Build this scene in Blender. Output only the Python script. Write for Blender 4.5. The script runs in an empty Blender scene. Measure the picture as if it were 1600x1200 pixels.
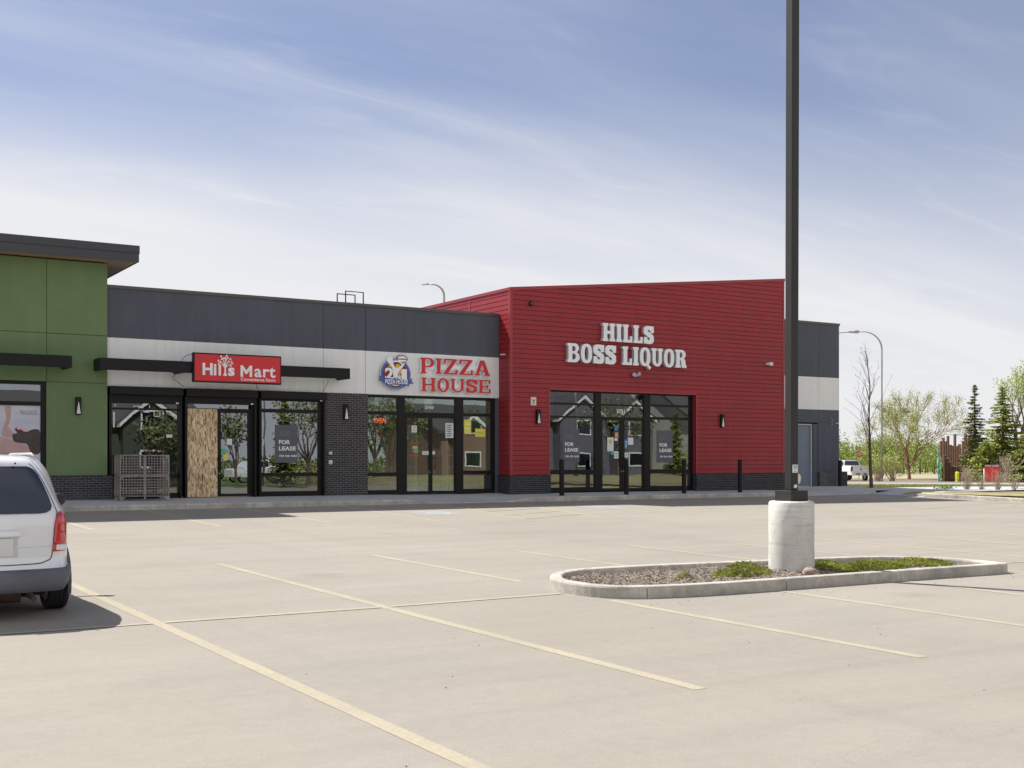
import bpy, math, random
from mathutils import Vector, Matrix
R = math.radians
rnd = random.Random(7)
col = bpy.context.scene.collection
# ------------------------------------------------------------------ camera, sky, sun, exposure
# world axes: x runs along the shop fronts, y away from the camera square to them, z up (metres)
TH = math.atan(0.6190)
cd = bpy.data.cameras.new('camera'); cam = bpy.data.objects.new('camera', cd); col.objects.link(cam)
cam.location = (0, 0, 1.8); cam.rotation_euler = (R(90), 0, -TH)
cd.sensor_width = 36; cd.lens = 36 * 1885 / 1600; cd.shift_y = 119 / 1600; cd.clip_end = 6000; cd.clip_start = .05
bpy.context.scene.camera = cam
SUN_EL, SUN_AZ = R(50.3), R(-24.2)
sd = bpy.data.lights.new('sun', 'SUN'); sun = bpy.data.objects.new('sun', sd); col.objects.link(sun)
sd.energy = 4.4; sd.angle = R(.5); sd.color = (1, .955, .88)
ldir = Vector((-math.sin(SUN_AZ) * math.cos(SUN_EL), -math.cos(SUN_AZ) * math.cos(SUN_EL), -math.sin(SUN_EL)))
sun.rotation_euler = ldir.to_track_quat('-Z', 'Y').to_euler(); sun.location = (-20, 40, 60)
vs = bpy.context.scene.view_settings
vs.view_transform = 'Standard'; vs.look = 'None'; vs.gamma = 1; vs.use_curve_mapping = False; vs.exposure = 0.75
W = bpy.data.worlds.new('World'); bpy.context.scene.world = W; W.use_nodes = True
nt = W.node_tree; N = nt.nodes; L = nt.links
for n in list(N): N.remove(n)
out = N.new('ShaderNodeOutputWorld'); bg = N.new('ShaderNodeBackground'); bg.inputs[1].default_value = .10
sky = N.new('ShaderNodeTexSky'); sky.sky_type = 'NISHITA'; sky.sun_disc = False
sky.sun_elevation = SUN_EL; sky.sun_rotation = SUN_AZ; sky.altitude = 600; sky.air_density = 1.0; sky.dust_density = 1.6; sky.ozone_density = 1.6
tc = N.new('ShaderNodeTexCoord'); sep = N.new('ShaderNodeSeparateXYZ'); L.new(tc.outputs['Generated'], sep.inputs[0])
def wm(op, a, b=None, clamp=False):
    n = N.new('ShaderNodeMath'); n.operation = op; n.use_clamp = clamp
    for i, x in enumerate((a, b)):
        if x is None: continue
        if isinstance(x, (int, float)): n.inputs[i].default_value = x
        else: L.new(x, n.inputs[i])
    return n.outputs[0]
zz = wm('ADD', wm('MAXIMUM', sep.outputs[2], 0), .16)          # thin cirrus sheet high above, seen in perspective
cx = wm('DIVIDE', sep.outputs[0], zz); cy = wm('DIVIDE', sep.outputs[1], zz)
cmb = N.new('ShaderNodeCombineXYZ'); L.new(cx, cmb.inputs[0]); L.new(cy, cmb.inputs[1])
def cloud(rot, sx, sy, scale, detail, rough, lo, hi, dist=0.0, off=0):
    mp = N.new('ShaderNodeMapping'); mp.inputs['Rotation'].default_value = (0, 0, R(rot)); mp.inputs['Scale'].default_value = (sx, sy, 1)
    mp.inputs['Location'].default_value = (off, off * .7, 0)
    L.new(cmb.outputs[0], mp.inputs[0])
    nz = N.new('ShaderNodeTexNoise'); nz.inputs['Scale'].default_value = scale; nz.inputs['Detail'].default_value = detail
    nz.inputs['Roughness'].default_value = rough; nz.inputs['Distortion'].default_value = dist; L.new(mp.outputs[0], nz.inputs[0])
    mr = N.new('ShaderNodeMapRange'); mr.interpolation_type = 'SMOOTHSTEP'
    mr.inputs[1].default_value = lo; mr.inputs[2].default_value = hi; L.new(nz.outputs[0], mr.inputs[0]); return mr.outputs[0]
c1 = cloud(28, .35, 1.5, .75, 6, .5, .42, .78, .3, 3.1)        # long streaks
c2 = cloud(10, .6, .9, .45, 3, .5, .42, .74, .2, 1.3)        # broad veil
c3 = cloud(35, .7, 2.2, 2.2, 7, .62, .50, .85, .8, 5.2)        # fine wisps
cl = wm('ADD', wm('MULTIPLY', c1, .42), wm('MULTIPLY', c2, .36)); cl = wm('ADD', cl, wm('MULTIPLY', c3, .16)); cl = wm('ADD', cl, .01)
hz = N.new('ShaderNodeMapRange'); hz.inputs[1].default_value = .0; hz.inputs[2].default_value = .40; hz.inputs[3].default_value = .96; hz.interpolation_type = 'SMOOTHSTEP'; hz.inputs[4].default_value = 0
L.new(sep.outputs[2], hz.inputs[0]); cl = wm('ADD', cl, hz.outputs[0]); lf_ = N.new('ShaderNodeMapRange'); lf_.interpolation_type = 'SMOOTHSTEP'; lf_.inputs[1].default_value = .85; lf_.inputs[2].default_value = .10; lf_.inputs[3].default_value = 0; lf_.inputs[4].default_value = .34
L.new(sep.outputs[0], lf_.inputs[0]); lo_ = N.new('ShaderNodeMapRange'); lo_.interpolation_type = 'SMOOTHSTEP'; lo_.inputs[1].default_value = .31; lo_.inputs[2].default_value = .16; L.new(sep.outputs[2], lo_.inputs[0]); cl = wm('ADD', cl, wm('MULTIPLY', lf_.outputs[0], lo_.outputs[0]))
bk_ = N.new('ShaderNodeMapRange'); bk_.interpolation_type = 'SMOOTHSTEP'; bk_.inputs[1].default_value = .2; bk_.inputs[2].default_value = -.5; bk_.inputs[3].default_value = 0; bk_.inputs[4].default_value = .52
L.new(sep.outputs[1], bk_.inputs[0]); cl = wm('ADD', cl, bk_.outputs[0]); cl = wm('MINIMUM', cl, .96)     # thicker cloud added out of view behind the photographer, to brighten the shop fronts
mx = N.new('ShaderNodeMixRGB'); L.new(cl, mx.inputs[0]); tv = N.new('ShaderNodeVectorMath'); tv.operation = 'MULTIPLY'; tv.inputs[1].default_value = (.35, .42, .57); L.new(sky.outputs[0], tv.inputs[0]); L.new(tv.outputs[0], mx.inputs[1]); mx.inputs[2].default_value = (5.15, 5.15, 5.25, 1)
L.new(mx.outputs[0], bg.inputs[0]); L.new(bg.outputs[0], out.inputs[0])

# ------------------------------------------------------------------ materials
def M(name, c, rough=.6, metal=0, streak=0, var=.08, vs=4.0, bump=0, bs=60, spec=.5, c2=None, var2=0, vs2=.5, coat=0):
    m = bpy.data.materials.new(name); m.use_nodes = True; t = m.node_tree; n = t.nodes; l = t.links
    b = n['Principled BSDF']; b.inputs['Roughness'].default_value = rough; b.inputs['Metallic'].default_value = metal
    b.inputs['Specular IOR Level'].default_value = spec; b.inputs['Coat Weight'].default_value = coat
    tc = n.new('ShaderNodeTexCoord')
    nz = n.new('ShaderNodeTexNoise'); nz.inputs['Scale'].default_value = vs; nz.inputs['Detail'].default_value = 6; nz.inputs['Roughness'].default_value = .65
    l.new(tc.outputs['Object'], nz.inputs[0])
    mr = n.new('ShaderNodeMapRange'); mr.inputs[1].default_value = .3; mr.inputs[2].default_value = .7; l.new(nz.outputs[0], mr.inputs[0])
    mx = n.new('ShaderNodeMixRGB'); l.new(mr.outputs[0], mx.inputs[0])
    c2 = c2 or tuple(x * (1 + var) for x in c); c1 = c if c2 is None else tuple(x * (1 - var) for x in c)
    mx.inputs[1].default_value = (*c1, 1); mx.inputs[2].default_value = (*c2, 1); o = mx.outputs[0]
    if var2:
        n2 = n.new('ShaderNodeTexNoise'); n2.inputs['Scale'].default_value = vs2; n2.inputs['Detail'].default_value = 4; l.new(tc.outputs['Object'], n2.inputs[0])
        m2 = n.new('ShaderNodeMapRange'); m2.inputs[1].default_value = .3; m2.inputs[2].default_value = .7; m2.inputs[3].default_value = 1 - var2; m2.inputs[4].default_value = 1 + var2
        l.new(n2.outputs[0], m2.inputs[0]); v = n.new('ShaderNodeVectorMath'); v.operation = 'SCALE'; l.new(o, v.inputs[0]); l.new(m2.outputs[0], v.inputs['Scale']); o = v.outputs[0]
    if streak:      # faint rain streaks and dust
        mp = n.new('ShaderNodeMapping'); mp.inputs['Scale'].default_value = (3.5, 3.5, .16); l.new(tc.outputs['Object'], mp.inputs[0])
        n5 = n.new('ShaderNodeTexNoise'); n5.inputs['Scale'].default_value = 1.6; n5.inputs['Detail'].default_value = 6; n5.inputs['Roughness'].default_value = .7; l.new(mp.outputs[0], n5.inputs[0])
        m5 = n.new('ShaderNodeMapRange'); m5.inputs[1].default_value = .35; m5.inputs[2].default_value = .7; m5.inputs[3].default_value = 1 + streak * .3; m5.inputs[4].default_value = 1 - streak; l.new(n5.outputs[0], m5.inputs[0])
        v5 = n.new('ShaderNodeVectorMath'); v5.operation = 'SCALE'; l.new(o, v5.inputs[0]); l.new(m5.outputs[0], v5.inputs['Scale']); o = v5.outputs[0]
    l.new(o, b.inputs['Base Color'])
    if bump:
        n3 = n.new('ShaderNodeTexNoise'); n3.inputs['Scale'].default_value = bs; n3.inputs['Detail'].default_value = 5; l.new(tc.outputs['Object'], n3.inputs[0])
        bp = n.new('ShaderNodeBump'); bp.inputs['Strength'].default_value = bump; bp.inputs['Distance'].default_value = .01
        l.new(n3.outputs[0], bp.inputs['Height']); l.new(bp.outputs[0], b.inputs['Normal'])
    return m
def emis(name, c, s):
    m = M(name, c); b = m.node_tree.nodes['Principled BSDF']; b.inputs['Emission Color'].default_value = (*c, 1); b.inputs['Emission Strength'].default_value = s; return m
def brick_mat(name, c1, c2, mortar, tall=.068, swap=None):
    m = bpy.data.materials.new(name); m.use_nodes = True; t = m.node_tree; n = t.nodes; l = t.links; b = n['Principled BSDF']
    tc = n.new('ShaderNodeTexCoord'); sp = n.new('ShaderNodeSeparateXYZ'); l.new(tc.outputs['Object'], sp.inputs[0])
    ad = n.new('ShaderNodeMath'); ad.operation = 'ADD'; l.new(sp.outputs[0], ad.inputs[0]); l.new(sp.outputs[1], ad.inputs[1])
    cb = n.new('ShaderNodeCombineXYZ'); l.new(ad.outputs[0], cb.inputs[0]); l.new(sp.outputs[2], cb.inputs[1])
    br = n.new('ShaderNodeTexBrick'); br.inputs['Scale'].default_value = 1; br.inputs['Brick Width'].default_value = .205; br.inputs['Row Height'].default_value = tall
    br.inputs['Mortar Size'].default_value = .0062; br.inputs['Mortar Smooth'].default_value = .3; br.inputs['Bias'].default_value = -.1
    br.inputs['Color1'].default_value = (*c1, 1); br.inputs['Color2'].default_value = (*c2, 1); br.inputs['Mortar'].default_value = (*mortar, 1)
    l.new(cb.outputs[0], br.inputs[0])
    nz = n.new('ShaderNodeTexNoise'); nz.inputs['Scale'].default_value = 30; nz.inputs['Detail'].default_value = 5; l.new(tc.outputs['Object'], nz.inputs[0])
    mr = n.new('ShaderNodeMapRange'); mr.inputs[3].default_value = .7; mr.inputs[4].default_value = 1.3; l.new(nz.outputs[0], mr.inputs[0])
    v = n.new('ShaderNodeVectorMath'); v.operation = 'SCALE'; l.new(br.outputs[0], v.inputs[0]); l.new(mr.outputs[0], v.inputs['Scale']); l.new(v.outputs[0], b.inputs['Base Color'])
    bp = n.new('ShaderNodeBump'); bp.invert = True; bp.inputs['Strength'].default_value = .7; bp.inputs['Distance'].default_value = .008; l.new(br.outputs[1], bp.inputs['Height']); l.new(bp.outputs[0], b.inputs['Normal'])
    b.inputs['Roughness'].default_value = .75; return m
def glass_mat(name, tint, refl, wav=.02, tr=(.5, .53, .5), opaque=None, wscale=.9):
    m = bpy.data.materials.new(name); m.use_nodes = True; t = m.node_tree; n = t.nodes; l = t.links
    n.remove(n['Principled BSDF']); o = n['Material Output']
    tc = n.new('ShaderNodeTexCoord'); nz = n.new('ShaderNodeTexNoise'); nz.inputs['Scale'].default_value = wscale; nz.inputs['Detail'].default_value = 1.5; l.new(tc.outputs['Object'], nz.inputs[0])
    bp = n.new('ShaderNodeBump'); bp.inputs['Strength'].default_value = wav; bp.inputs['Distance'].default_value = .3; l.new(nz.outputs[0], bp.inputs['Height'])
    gl = n.new('ShaderNodeBsdfGlossy'); gl.inputs[0].default_value = (*tint, 1); gl.inputs['Roughness'].default_value = .0; l.new(bp.outputs[0], gl.inputs['Normal'])
    if opaque:
        tr_ = n.new('ShaderNodeBsdfDiffuse'); tr_.inputs[0].default_value = (*opaque, 1)
    else:
        tr_ = n.new('ShaderNodeBsdfTransparent'); tr_.inputs[0].default_value = (*tr, 1)
    mx = n.new('ShaderNodeMixShader'); mx.inputs[0].default_value = refl
    l.new(tr_.outputs[0], mx.inputs[1]); l.new(gl.outputs[0], mx.inputs[2]); l.new(mx.outputs[0], o.inputs[0]); return m

mt = {}
mt['green'] = M('green_stucco', (.155, .222, .105), .9, var=.06, vs=1.2, bump=.25, bs=120, streak=.07, var2=.05)
mt['dark'] = M('charcoal_stucco', (.096, .103, .132), .9, var=.06, vs=1.0, bump=.25, bs=120, var2=.06, vs2=.3, streak=.12)
mt['white'] = M('pale_stucco', (.84, .84, .84), .9, var=.03, vs=1.5, bump=.2, bs=120, streak=.07)
mt['joint'] = M('joint_shadow', (.03, .03, .03), .9)
mt['brick'] = brick_mat('charcoal_brick', (.020, .019, .021), (.050, .044, .045), (.25, .235, .23))
mt['brick2'] = brick_mat('black_brick', (.014, .014, .015), (.036, .035, .037), (.14, .14, .145))
mt['brick3'] = brick_mat('blue_black_brick', (.02, .02, .026), (.042, .04, .05), (.19, .19, .21))
mt['stone'] = brick_mat('grey_block', (.10, .097, .09), (.14, .135, .125), (.07, .07, .07), .06)
mt['red'] = M('red_siding', (.315, .024, .033), .45, spec=.35, var=.08, vs=1.6, bump=.08, bs=50, var2=.07, vs2=.35, streak=.10)
mt['redtrim'] = M('red_trim', (.33, .029, .04), .38, var=.04)
mt['black'] = M('black_aluminium', (.009, .0085, .0085), .45, spec=.25, var=.1, vs=6)
mt['black2'] = M('dark_bronze_metal', (.011, .0105, .011), .5, spec=.25, var=.12, vs=5)
mt['fascia'] = M('fascia_metal', (.045, .047, .055), .4, var=.06, vs=.6)
mt['cap'] = M('parapet_flashing', (.085, .082, .078), .4, var=.05, vs=1)
mt['soffit'] = M('tan_soffit', (.42, .30, .22), .7, var=.08)
mt['glass'] = glass_mat('shop_glass', (.82, .85, .92), .27, .004, (.45, .48, .45))
mt['glass2'] = glass_mat('shop_glass_clear', (.80, .86, .88), .20, .004, (.78, .84, .78))
mt['spandrel'] = glass_mat('spandrel_glass', (.9, .9, .9), .20, .006, opaque=(.045, .045, .045))
mt['glassblack'] = glass_mat('tinted_car_glass', (.75, .8, .95), .10, .004, opaque=(.010, .012, .018))
mt['osb'] = None
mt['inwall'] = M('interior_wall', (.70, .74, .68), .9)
mt['infloor'] = M('interior_floor', (.16, .15, .14), .5)
mt['shelf'] = M('white_shelf', (.8, .82, .8), .6)
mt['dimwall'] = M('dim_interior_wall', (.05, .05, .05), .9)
mt['concrete'] = M('kerb_concrete', (.46, .43, .375), .92, var=.2, vs=7, bump=.8, bs=45, var2=.22, vs2=1.6)
mt['walk'] = M('sidewalk_concrete', (.45, .45, .45), .92, var=.08, vs=5, bump=.3, bs=90, var2=.1, vs2=.6)
mt['rust'] = M('rusty_wire', (.28, .21, .16), .7, .1, var=.3, vs=5, c2=(.44, .43, .42))
mt['galv'] = M('galvanised_wire', (.42, .42, .41), .6, .1, var=.25, vs=5, c2=(.30, .24, .19))
mt['signred'] = M('sign_red', (.62, .022, .030), .4, var=.03)
mt['pred'] = M('letter_red', (.60, .010, .018), .3, var=.03)
mt['whitep'] = M('white_acrylic', (.88, .88, .90), .35, var=.02)
mt['silver'] = M('silver_return', (.50, .53, .60), .4, var=.03)
mt['blue'] = M('logo_blue', (.07, .12, .38), .4, var=.04)
mt['ltblue'] = M('logo_light_blue', (.22, .38, .72), .4, var=.04)
mt['maroon'] = M('logo_maroon', (.22, .02, .05), .4, var=.04)
mt['yellow'] = M('logo_yellow', (.75, .50, .03), .4, var=.04)
mt['plastic'] = M('white_plastic', (.7, .7, .68), .4, var=.04)
mt['cream'] = M('cream_plate', (.72, .66, .52), .5, var=.05)
mt['lens'] = M('lamp_lens', (.72, .70, .62), .3, var=.05)
mt['pole'] = M('pole_paint', (.034, .034, .033), .5, spec=.3, var=.08, vs=3)
mt['greyplate'] = M('grey_steel', (.28, .29, .30), .4, .6, var=.06)
mt['steel'] = M('galvanised_steel', (.38, .39, .40), .42, .75, var=.08, vs=3)
mt['door'] = M('blue_grey_door', (.17, .20, .27), .5, var=.04, vs=1)
mt['doorframe'] = M('door_frame_paint', (.55, .55, .56), .5)
mt['bark'] = M('bark', (.13, .095, .07), .9, var=.3, vs=12, bump=.6, bs=40)
mt['bark2'] = M('orange_bark', (.26, .15, .085), .9, var=.3, vs=6)
mt['twig'] = M('dry_twig', (.42, .33, .26), .9, var=.3, vs=3)
mt['leaf1'] = M('spring_leaf', (.30, .40, .07), .6, var=.35, vs=1.3, c2=(.20, .30, .05), spec=.2)
mt['leaf2'] = M('budding_leaf', (.40, .46, .12), .6, var=.3, vs=1.5, spec=.2)
mt['leaf4'] = M('dull_leaf', (.16, .20, .07), .7, var=.3, vs=1, c2=(.22, .25, .10), spec=.2)
mt['leaf3'] = M('poplar_leaf', (.42, .52, .11), .6, var=.35, vs=1.0, spec=.2)
mt['needle'] = M('spruce_needles', (.28, .35, .07), .7, var=.3, vs=1.1, c2=(.42, .46, .10), spec=.2)
mt['needle2'] = M('dark_spruce_needles', (.12, .15, .05), .7, var=.4, vs=1.6, c2=(.26, .28, .08), spec=.2)
mt['hedge'] = M('willow_leaf', (.45, .50, .11), .7, var=.4, vs=.25, c2=(.24, .34, .09), spec=.2)
mt['juniper'] = M('juniper', (.24, .30, .05), .7, var=.4, vs=3, c2=(.46, .48, .12), spec=.2)
mt['mulch'] = M('mulch', (.17, .13, .10), .95, var=.4, vs=30, c2=(.32, .26, .21), bump=1, bs=80)
mt['chips'] = M('wood_chips', (.24, .19, .155), .9, var=.45, vs=9, c2=(.50, .43, .36))
mt['corten'] = M('brown_steel', (.17, .088, .052), .8, var=.2, vs=3)
mt['fence'] = M('brown_timber', (.22, .13, .08), .8, var=.2, vs=3)
mt['teal'] = M('teal_paint', (.18, .50, .45), .6, var=.2, vs=2)
mt['lime'] = M('lime_paint', (.20, .62, .20), .6, var=.2, vs=2)
mt['hyd'] = M('yellow_green_plastic', (.72, .80, .02), .5)
mt['rsign'] = M('bright_red_sign', (.72, .03, .015), .5, var=.05)
mt['stopred'] = M('stop_red', (.50, .02, .02), .4)
mt['boulder'] = M('boulder', (.36, .28, .21), .9, var=.25, vs=6, bump=.6, bs=25)
mt['tyre'] = M('tyre_rubber', (.022, .021, .021), .85, var=.2, vs=20, bump=.4, bs=60)
mt['rim'] = M('alloy_rim', (.5, .5, .52), .3, .8)
mt['vanpaint'] = M('silver_white_paint', (.80, .80, .82), .28, .12, var=.03, vs=2, coat=.6, var2=.03, vs2=1.5)
mt['bumper'] = M('grey_bumper_plastic', (.115, .12, .14), .6, var=.12, vs=5, var2=.1, vs2=2)
mt['tailred'] = M('tail_lamp_red', (.55, .008, .012), .12, var=.1, vs=12, coat=1)
mt['tailclear'] = M('tail_lamp_clear', (.72, .74, .76), .15, .2, var=.1, vs=20, coat=1)
mt['blackp'] = M('black_plastic', (.015, .015, .016), .5, var=.1)
mt['whitecar'] = M('white_car_paint', (.74, .75, .77), .25, var=.02, coat=.6)
mt['under'] = M('dark_underbody', (.016, .013, .011), .9, var=.4, vs=8)
mt['exh'] = M('exhaust_metal', (.10, .07, .05), .5, .6, var=.3, vs=8)
mt['sticker'] = M('paper_sticker', (.72, .74, .76), .6)
mt['bluest'] = M('blue_sticker', (.05, .22, .55), .5)
mt['orangest'] = M('orange_sticker', (.80, .38, .12), .5)
mt['greenst'] = M('green_sticker', (.05, .50, .22), .5)
mt['yellowst'] = M('yellow_sticker', (.78, .72, .10), .5)
mt['lease'] = M('slate_poster_film', (.10, .108, .13), .6, var=.1)
mt['textwhite'] = M('white_vinyl', (.82, .83, .84), .5)
mt['textgrey'] = M('grey_ink', (.22, .22, .23), .6)
mt['neon'] = emis('red_neon', (1, .12, .06), 1.0)
mt['house1'] = M('slate_house_siding', (.13, .13, .15), .8, var=.08)
mt['house2'] = M('cream_house_siding', (.62, .60, .52), .8, var=.05)
mt['house3'] = M('brown_house_siding', (.22, .13, .10), .8, var=.08)
mt['house4'] = M('olive_house_siding', (.055, .065, .045), .8, var=.1)
mt['trimw'] = M('white_house_trim', (.75, .75, .72), .6)
mt['shingle'] = M('roof_shingle', (.085, .08, .078), .9, var=.25, vs=12)
mt['pebble'] = M('pebble', (.16, .14, .12), .9, var=.4, vs=3)

def osb():
    m = bpy.data.materials.new('strand_board'); m.use_nodes = True; n = m.node_tree.nodes; l = m.node_tree.links; b = n['Principled BSDF']; b.inputs['Roughness'].default_value = .8
    tc = n.new('ShaderNodeTexCoord'); prev = None
    for i, (rot, sc) in enumerate(((25, 1), (-35, 1.3), (80, 1.1))):
        mp = n.new('ShaderNodeMapping'); mp.inputs['Rotation'].default_value = (0, R(rot), 0); mp.inputs['Scale'].default_value = (24 * sc, 1, 6.5 * sc); l.new(tc.outputs['Object'], mp.inputs[0])
        vo = n.new('ShaderNodeTexVoronoi'); vo.inputs['Scale'].default_value = 1; vo.inputs['Randomness'].default_value = 1; l.new(mp.outputs[0], vo.inputs[0])
        cr = n.new('ShaderNodeValToRGB'); e = cr.color_ramp.elements; e[0].position = 0; e[0].color = (.20, .11, .05, 1); e[1].position = 1; e[1].color = (.88, .72, .50, 1)
        x = cr.color_ramp.elements.new(.3); x.color = (.52, .36, .20, 1); x = cr.color_ramp.elements.new(.7); x.color = (.74, .56, .34, 1)
        sp = n.new('ShaderNodeSeparateXYZ'); l.new(vo.outputs['Color'], sp.inputs[0]); l.new(sp.outputs[0], cr.inputs[0])
        if prev is None: prev = cr.outputs[0]
        else:
            mx = n.new('ShaderNodeMixRGB'); gt = n.new('ShaderNodeMath'); gt.operation = 'GREATER_THAN'; gt.inputs[1].default_value = .5; l.new(sp.outputs[1], gt.inputs[0])
            l.new(gt.outputs[0], mx.inputs[0]); l.new(prev, mx.inputs[1]); l.new(cr.outputs[0], mx.inputs[2]); prev = mx.outputs[0]
    l.new(prev, b.inputs['Base Color']); return m
mt['osb'] = osb()

def asphalt(name, paint=None, cover=.5):
    """dusty sun-bleached asphalt; with paint: worn paint that lets it show through"""
    m = bpy.data.materials.new(name); m.use_nodes = True; n = m.node_tree.nodes; l = m.node_tree.links; b = n['Principled BSDF']; b.inputs['Roughness'].default_value = .92
    b.inputs['Specular IOR Level'].default_value = .25
    g = n.new('ShaderNodeNewGeometry'); P = g.outputs['Position']
    def noise(sc, det=5, rough=.6, stretch=None):
        src = P
        if stretch:
            mp = n.new('ShaderNodeMapping'); mp.inputs['Scale'].default_value = stretch; l.new(P, mp.inputs[0]); src = mp.outputs[0]
        z = n.new('ShaderNodeTexNoise'); z.inputs['Scale'].default_value = sc; z.inputs['Detail'].default_value = det; z.inputs['Roughness'].default_value = rough; l.new(src, z.inputs[0]); return z.outputs[0]
    def rng(s, a, b_, c, d):
        r = n.new('ShaderNodeMapRange'); r.inputs[1].default_value = a; r.inputs[2].default_value = b_; r.inputs[3].default_value = c; r.inputs[4].default_value = d; l.new(s, r.inputs[0]); return r.outputs[0]
    def mul(a, b_):
        q = n.new('ShaderNodeMath'); q.operation = 'MULTIPLY'; l.new(a, q.inputs[0]); l.new(b_, q.inputs[1]); return q.outputs[0]
    fine = rng(noise(170, 3, .7), .25, .75, .72, 1.28)
    med = rng(noise(9, 6, .62), .25, .75, .95, 1.05)
    big = rng(noise(.16, 4, .6), .3, .7, .93, 1.06)
    streak = rng(noise(.55, 6, .6, (.35, 2.4, 1)), .25, .75, .94, 1.06)
    spot = rng(noise(1.1, 5, .72, (1, 1.8, 1)), .64, .76, 1.0, .84)
    vo = n.new('ShaderNodeTexVoronoi'); vo.inputs['Scale'].default_value = 2.1; l.new(P, vo.inputs[0]); peb = rng(vo.outputs['Distance'], .012, .02, .45, 1)
    f = mul(mul(mul(fine, med), mul(big, streak)), mul(spot, peb))
    # hairline cracks
    vc = n.new('ShaderNodeTexVoronoi'); vc.feature = 'DISTANCE_TO_EDGE'; vc.inputs['Scale'].default_value = .14
    nd = n.new('ShaderNodeTexNoise'); nd.inputs['Scale'].default_value = 1.3; nd.inputs['Detail'].default_value = 6; l.new(P, nd.inputs[0])
    vm = n.new('ShaderNodeVectorMath'); vm.operation = 'MULTIPLY_ADD'; vm.inputs[1].default_value = (1.6, 1.6, 0); l.new(nd.outputs['Color'], vm.inputs[0]); l.new(P, vm.inputs[2]); l.new(vm.outputs[0], vc.inputs[0])
    ck = rng(vc.outputs[0], .0, .0016, .90, 1); f = mul(f, ck)
    vo2 = n.new('ShaderNodeTexVoronoi'); vo2.inputs['Scale'].default_value = .38; vs_2 = n.new('ShaderNodeVectorMath'); vs_2.operation = 'MULTIPLY_ADD'; vs_2.inputs[1].default_value = (.5, .5, 0); nd2 = n.new('ShaderNodeTexNoise'); nd2.inputs['Scale'].default_value = 5; nd2.inputs['Detail'].default_value = 4; l.new(P, nd2.inputs[0]); l.new(nd2.outputs['Color'], vs_2.inputs[0]); l.new(P, vs_2.inputs[2]); l.new(vs_2.outputs[0], vo2.inputs[0])
    f = mul(f, rng(vo2.outputs['Distance'], .02, .17, .84, 1))      # oil drips
    f = mul(f, rng(noise(.5, 3, .5, (2.6, .10, 1)), .58, .72, 1.0, .955))    # tyre tracks along the stalls
    f = mul(f, rng(noise(.5, 3, .5, (.05, 2.2, 1)), .58, .70, 1.0, .955))    # tyre tracks along the aisle
    tint = n.new('ShaderNodeMixRGB'); tint.inputs[1].default_value = (.310, .281, .237, 1); tint.inputs[2].default_value = (.292, .268, .232, 1); l.new(rng(noise(.35, 3), .35, .65, 0, 1), tint.inputs[0])
    v = n.new('ShaderNodeVectorMath'); v.operation = 'SCALE'; l.new(tint.outputs[0], v.inputs[0]); l.new(f, v.inputs['Scale']); o = v.outputs[0]
    if paint:
        mk = rng(noise(26, 6, .75), .5 - cover * .32, .5 + .22 - cover * .1, 1, .25); mk2 = rng(noise(1.1, 5, .7), .3, .7, .35, 1)
        mx = n.new('ShaderNodeMixRGB'); l.new(mul(mk, mk2), mx.inputs[0]); l.new(o, mx.inputs[1]); mx.inputs[2].default_value = (*paint, 1); o = mx.outputs[0]
    l.new(o, b.inputs['Base Color'])
    bp = n.new('ShaderNodeBump'); bp.inputs['Strength'].default_value = .35; bp.inputs['Distance'].default_value = .006; l.new(noise(120, 4, .7), bp.inputs['Height']); l.new(bp.outputs[0], b.inputs['Normal'])
    return m
mt['asphalt'] = asphalt('asphalt'); mt['paint'] = asphalt('yellow_paint', (.475, .415, .285), .35)
mt['paintblue'] = asphalt('blue_paint', (.34, .37, .40), .1); mt['paintwhite'] = asphalt('white_paint', (.62, .62, .58), .35)
mt['paintbright'] = asphalt('fresh_yellow_paint', (.56, .44, .20), .5)
mt['road'] = M('road_asphalt', (.34, .32, .29), .9, var=.06, vs=1)
def grass():
    m = M('dry_grass', (.40, .34, .20), .95, var=.2, vs=.25, c2=(.30, .30, .13), bump=.6, bs=6, spec=.1, var2=.15, vs2=3); return m
mt['grass'] = grass(); mt['bed'] = M('bed_mulch', (.20, .145, .11), .95, var=.3, vs=2)
mt['field'] = M('dry_field', (.36, .32, .20), .95, var=.1, vs=.1)

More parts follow.
